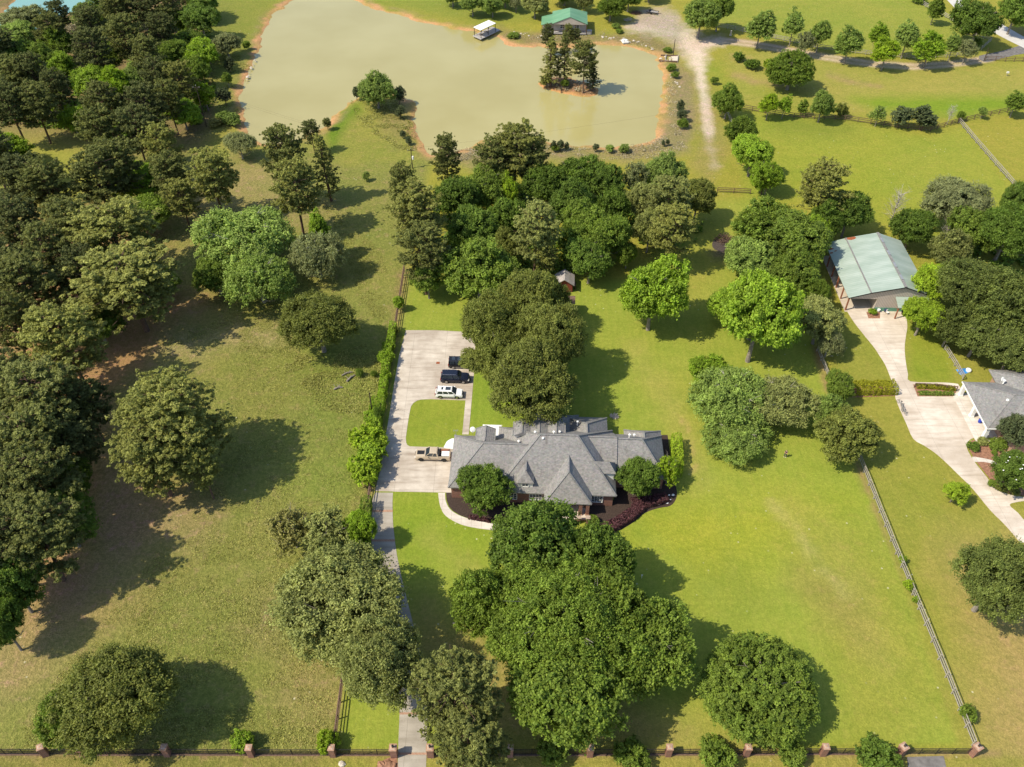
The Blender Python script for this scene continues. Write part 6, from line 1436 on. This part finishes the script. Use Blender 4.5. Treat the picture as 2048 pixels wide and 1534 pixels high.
# ---- the dense wood on the upper left: one entry per tree
WOOD = [
('leafy','grey',38,32,36,10),('pine','pinedark',113,30,24,13),('leafy','soft',168,24,20,9),('leafy','soft',196,24,24,11),('pine','pine',238,16,32,16),('pine','pinedark',292,12,32,16),('pine','pine',340,14,28,15),
('leafy','lush',354,42,20,10),('leafy','deep',402,38,36,12),('leafy','lush',376,78,34,11),('pine','pinedark',318,62,32,16),('pine','pine',253,68,38,17),('pine','pinedark',183,44,30,15),('airy','dry',146,66,18,10),
('pine','pine',98,60,32,14),('leafy','soft',34,66,32,10),('leafy','lush',112,84,30,11),('pine','pinedark',185,98,38,17),('leafy','lush',222,112,22,10),('pine','pine',288,108,34,16),('leafy','lush',345,104,32,11),
('leafy','bright',392,106,32,11),('leafy','grey',451,84,26,8),('leafy','lush',85,122,32,11),('leafy','bright',122,134,28,10),('leafy','deep',34,112,36,11),('pine','pine',24,150,38,15),('pine','pinedark',64,146,32,16),
('leafy','soft',263,152,26,10),('leafy','bright',178,160,34,11),('leafy','bright',226,164,28,10),('pine','pinedark',308,156,32,16),('pine','pinelight',360,160,32,15),('leafy','lush',394,138,24,10),('young','lime',408,186,21,9),
('pine','pinedark',109,176,30,16),('pine','pine',70,208,40,16),('pine','pinedark',18,208,40,17),('leafy','lime',114,206,17,9),('pine','pine',205,208,40,17),('leafy','bright',143,234,27,10),('pine','pinedark',290,212,42,17),
('pine','pine',336,196,28,15),('leafy','bright',364,222,30,9),('pine','pine',192,262,42,17),('pine','pinedark',268,256,42,17),('pine','pinelight',328,290,36,16),('pine','pine',226,330,42,17),('leafy','bright',10,300,36,9),
('leafy','bright',284,362,40,9),('leafy','lush',290,425,38,9),('pine','pine',342,348,36,15),('pine','pinedark',38,362,44,17),('pine','pine',90,368,42,17),('pine','pine',190,352,46,17),('pine','pinelight',360,392,28,12),
('pine','pinelight',226,468,74,18),('pine','pine',144,446,46,17),('pine','pinedark',34,446,46,17),('pine','pine',95,500,46,17),('pine','pine',54,568,62,18),('pine','pinelight',255,560,88,18),('leafy','deep',192,640,42,10),
('pine','pinelight',128,680,66,18),('pine','pine',14,640,40,17),('pine','pine',82,790,82,18),('pine','pinedark',172,808,40,13),('pine','pine',52,880,70,17),('pine','pinedark',140,880,46,12),('pine','pine',66,962,66,17),
('leafy','deep',132,952,36,10),('pine','pine',70,1070,72,16),('leafy','deep',128,1040,44,11),('leafy','deep',24,1168,44,12),('leafy','deep',4,1250,34,11),('pine','pinedark',2,760,50,17),('pine','pinedark',-10,540,50,17),
('pine','pinedark',-14,960,60,16),('pine','pinedark',-20,1090,60,16),('pine','pinedark',-24,300,40,16),('leafy','lush',318,560,30,7),('pine','pinedark',156,546,42,16),('pine','pinedark',-6,90,36,15),
('young','lush',454,156,11,5),('cedar','cedar',458,128,11,5),('cedar','cedar',448,190,15,6),('shrub','lush',492,90,8,3),('shrub','soft',446,232,16,3),('shrub','soft',466,240,16,3),('shrub','scrub',430,244,14,2.4),
('pine','pinedark',230,-8,34,15),('pine','pine',300,-24,34,15),('pine','pinedark',370,-20,30,14),('leafy','deep',400,6,28,11)]
words = {'grey':'grey-green','pinedark':'very dark','pine':'dark olive','pinelight':'olive','soft':'soft green','lush':'mid green','deep':'deep green','bright':'bright green','lime':'yellow-green','dry':'pinkish bare-twigged','cedar':'dark','scrub':'pale'}
kinds = {'pine':'pine','leafy':'broadleaf tree','airy':'thin tree','young':'young tree','cedar':'cedar','shrub':'bush'}
def band(py): 
    for lim, nm in ((30,'along the top edge of the left wood'),(90,'in the upper part of the left wood'),(170,'in the left wood by the pond middle'),(245,'in the left wood level with the leaning pole'),
        (345,'in the left wood at the small clearing'),(480,'in the left wood just below the clearing'),(660,'in the left wood level with the barn'),(900,'beside the large spreading pine'),(1400,'at the left edge below the spreading pine')):
        if py < lim: return nm
cnt = {}; order = sorted(range(len(WOOD)), key=lambda i: WOOD[i][2]); lab = {}
keyf = lambda i: (words[WOOD[i][1]], kinds[WOOD[i][0]], band(WOOD[i][3]))
tot = {}
for i in order: tot[keyf(i)] = tot.get(keyf(i), 0)+1
ords = ['leftmost','2nd from left','3rd from left','4th from left','5th from left','6th from left','7th from left','8th from left']
for i in order:
    k = keyf(i); n = cnt.get(k, 0); cnt[k] = n+1; lab[i] = '%s %s %s' % k + (', '+ords[n] if tot[k] > 1 else '')
for i, (kd, mt, a, b_, r_, h_) in enumerate(WOOD): T(kd, mt, a, b_, r_*(1.15 if b_ < 300 else 1.34), h_*1.0, lab[i])
for e in TREES:
    T(e[0], e[1], e[2], e[3], e[4], e[5], e[6])

# low branch of the oak reaching over the parked vehicle: one more crown mass on that tree
ok_ = [o for o in bpy.data.objects if o.get('label', '').startswith('big oak reaching west')][0]
bpy.context.view_layer.update()
p = P(946, 716, 7.0); br_ = bpy.data.objects.new('low_branch', KIND['leafy'][1][0]); col.objects.link(br_); s_ = 31*Zat(690, 7.0)/F/5.0
br_.material_slots[0].link = 'OBJECT'; br_.material_slots[0].material = L['oak']; br_.parent = ok_
br_.matrix_parent_inverse = ok_.matrix_world.inverted(); br_.location = (p.x, p.y, 7.0-5.2*s_*.8); br_.scale = (s_, s_, s_*.8)
# flowers of the magnolia
mg = [o for o in bpy.data.objects if o.get('label', '').startswith('magnolia')][0]
g = MB(); rm = random.Random(4)
for k in range(15):
    a = rm.uniform(0, 6.28); r_ = 4.6*math.sqrt(rm.random()); z = 5.0+3.1*math.sqrt(max(0, 1-(r_/4.9)**2)); g.lathe([(.03,0),(.17,.08),(.15,.13)], 6, (r_*math.cos(a), r_*math.sin(a), z))
fo = g.build('blossoms', M['white'], mg); fo['kind'] = 'stuff'

# clipped hedges
def hedge(px, wd, h, mat, label, cat='hedge', leaf=.13, dens=95, name='hedge', group=None):
    pts = [P(a, b, 0) for a, b in px]; rng = np.random.RandomState(int(px[0][0])); C_, N_ = [], []
    for a, b in zip(pts[:-1], pts[1:]):
        L_ = (b-a).length; u = np.array((b-a).normalized()); s_ = np.array([-u[1], u[0], 0]); n = int(L_*dens*(wd+2*h))
        t_ = rng.uniform(-.02, 1.02, n); w_ = rng.uniform(-1, 1, n); k = rng.rand(n) < wd/(wd+2*h)
        off = np.where(k, w_, np.sign(w_))*wd/2; z = np.where(k, h, rng.uniform(.05, 1, n)*h)
        rnd = (vnoise(t_*L_*3+a.x, off*3+a.y, 1.6, 3)-.5)*.35
        p = np.array(a)+np.outer(t_*L_, u)+np.outer(off*(1+rnd*.5), s_)+np.outer(z*(1+rnd)+rng.normal(size=n)*.05, [0,0,1]); C_.append(p)
        N_.append(np.where(k[:, None], np.array([0,0,1.]), np.outer(np.sign(w_), s_)+np.array([0,0,.3]))+rng.normal(size=(n,3))*.6)
    C_ = np.concatenate(C_); N_ = np.concatenate(N_); n = len(C_); ti = np.stack([vnoise(C_[:,0]*2, C_[:,1]*2, .7, 5)*.4+rng.uniform(0,.55,n), rng.uniform(0,1,n)], 1)
    me = leaf_mesh(name, C_-np.array(pts[0]), N_, leaf*rng.uniform(.6,1.3,n), .6, ti, rng); me.materials.append(L[mat])
    o = bpy.data.objects.new(name, me); col.objects.link(o); o.location = pts[0]; return tag(o, label, cat, group)
hedge([(1706,783),(1788,781)], 2.6, 1.5, 'gold', 'long clipped yellow-green hedge left of the neighbour drive')
hedge([(1832,775),(1870,776),(1908,780)], .9, .6, 'gold', 'low yellow-green planting row in the flower bed')
hedge([(1836,788),(1870,789),(1906,789)], .8, .5, 'lush', 'low green planting row in front of the yellow-green one')
hedge([(1350,885),(1351,905),(1353,930),(1353,955)], 1.6, 2.3, 'lime', 'tall yellow-green hedge along the east end of the brick house')
hedge([(1192,1068),(1228,1054),(1258,1036),(1282,1014)], 1.7, 1.0, 'purple', 'long dark purple hedge curving along the front mulch bed')
hedge([(1262,1008),(1300,1008),(1332,998)], 1.6, .9, 'purple', 'dark purple hedge behind the curved one, reaching the white stones')
hedge([(938,1036),(985,1044),(1010,1046)], .6, .45, 'purple', 'low purple edging along the front walk')
hedge([(1976,885),(2030,885)], 1.0, .8, 'lush', 'low green planting against the front of the east neighbour house')
hedge([(788,660),(783,690),(777,715),(773,745),(769,775),(762,810)], 1.3, 2.1, 'bright', 'ragged vine covering the overgrown plank fence west of the apron')
hedge([(760,810),(753,840),(748,900),(741,960)], 2.2, 2.4, 'bright', 'dense vine on the fence beside the bright green bushes')
hedge([(735,1010),(732,1040),(728,1075),(722,1110)], 1.6, 2.2, 'lush', 'dark vine on the fence west of the driveway')

# scrub grass, weeds and undergrowth: uncountable
def scatter(name, zones, mat, n, leaf, hmax, asp=.3, seed=1, label=None, thr=.62):
    rng = np.random.RandomState(seed); C_ = []
    for px, dens in zones:
        a = np.array(px); k = 0; m = int(n*dens)
        while k < m:
            q = rng.uniform(a.min(0), a.max(0), (m*3, 2)); q = q[inside(q[:,0], q[:,1], px)]
            X_ = [P(u, v) for u, v in q[:m-k]]; C_ += [(p.x, p.y) for p in X_]; k += len(X_)
    C_ = np.array(C_); cl = np.repeat(C_, 5, 0)+rng.normal(size=(len(C_)*5, 2))*.28; N = len(cl)
    w_ = vnoise(cl[:,0], cl[:,1], 2.5, seed+3)*.8+vnoise(cl[:,0], cl[:,1], 9, seed+4)*.6; keep = w_ > thr; cl = cl[keep]; w_ = w_[keep]; N = len(cl)
    z = rng.uniform(.02, 1, N)*hmax*np.maximum(w_-.3, .15); ctr = np.stack([cl[:,0], cl[:,1], z], 1); nr = rng.normal(size=(N,3))*.7+np.array([-.3,0,1.0])
    me = leaf_mesh(name, ctr, nr, leaf*rng.uniform(.6,1.4,N), asp, np.stack([rng.uniform(0,1,N), vnoise(cl[:,0], cl[:,1], 4, seed+7)*.6+rng.uniform(0,.4,N)], 1), rng); me.materials.append(L[mat])
    o = bpy.data.objects.new(name, me); col.objects.link(o); o['kind'] = 'stuff'; tag(o, label); return o
scatter('rough_grass', [([(480,680),(560,690),(640,735),(760,700),(772,780),(740,985),(671,1490),(20,1500),(130,1330),(260,1180),(380,1010),(440,940),(500,860),(460,800)],1.0),([(300,690),(560,600),(600,720),(470,700)],.12),([(640,400),(760,500),(790,600),(760,650),(720,600),(690,500)],.18)], 'pasture', 15000, .13, .14, .35, 2, None, .45)
scatter('weeds', [([(600,770),(690,700),(760,680),(775,760),(745,830),(640,820)],.5),([(560,700),(650,715),(640,780),(580,770)],.3)], 'pasture', 2600, .16, .45, .35, 4, None, .5)
scatter('bank_grass', [([(1010,286),(1180,296),(1290,288),(1345,262),(1385,290),(1330,318),(1200,318),(1090,306)],.4),([(1330,165),(1350,160),(1372,260),(1350,290),(1338,250)],.15),([(1000,66),(1090,86),(1200,72),(1310,100),(1300,88),(1200,62),(1090,66)],.25),([(868,312),(960,290),(1000,300),(900,330)],.2)], 'dry', 2600, .17, .5, .3, 6)
scatter('peninsula_grass', [([(700,200),(790,200),(822,240),(840,300),(800,300),(720,250)],.5),([(430,60),(500,130),(480,230),(440,250),(425,150)],.35)], 'pasture', 2500, .2, .35, .35, 8)
scatter('undergrowth', [([(0,30),(420,20),(430,200),(390,260),(240,310),(120,260),(0,250)],1.0)], 'deep', 5000, .45, 2.8, .6, 9)
scatter('centre_undergrowth', [([(830,480),(900,360),(1080,350),(1250,350),(1420,370),(1400,480),(1250,520),(1080,560),(900,570)],1.0)], 'deep', 3500, .4, 2.2, .6, 12)
scatter('east_undergrowth', [([(1870,470),(2060,430),(2060,700),(1960,690),(1880,620)],1.0)], 'deep', 1500, .4, 2.0, .6, 13)
scatter('left_undergrowth', [([(-20,330),(330,330),(330,480),(180,560),(160,900),(100,1150),(-20,1250)],1.0)], 'oak', 2200, .3, .9, .5, 14)
scatter('island_brush', [([(1084,168),(1120,180),(1180,186),(1185,172),(1120,155),(1090,157)],1.0)], 'dry', 260, .35, .9, .4, 15)
print('objects', len(bpy.data.objects), 'faces', sum(len(m.polygons) for m in bpy.data.meshes))
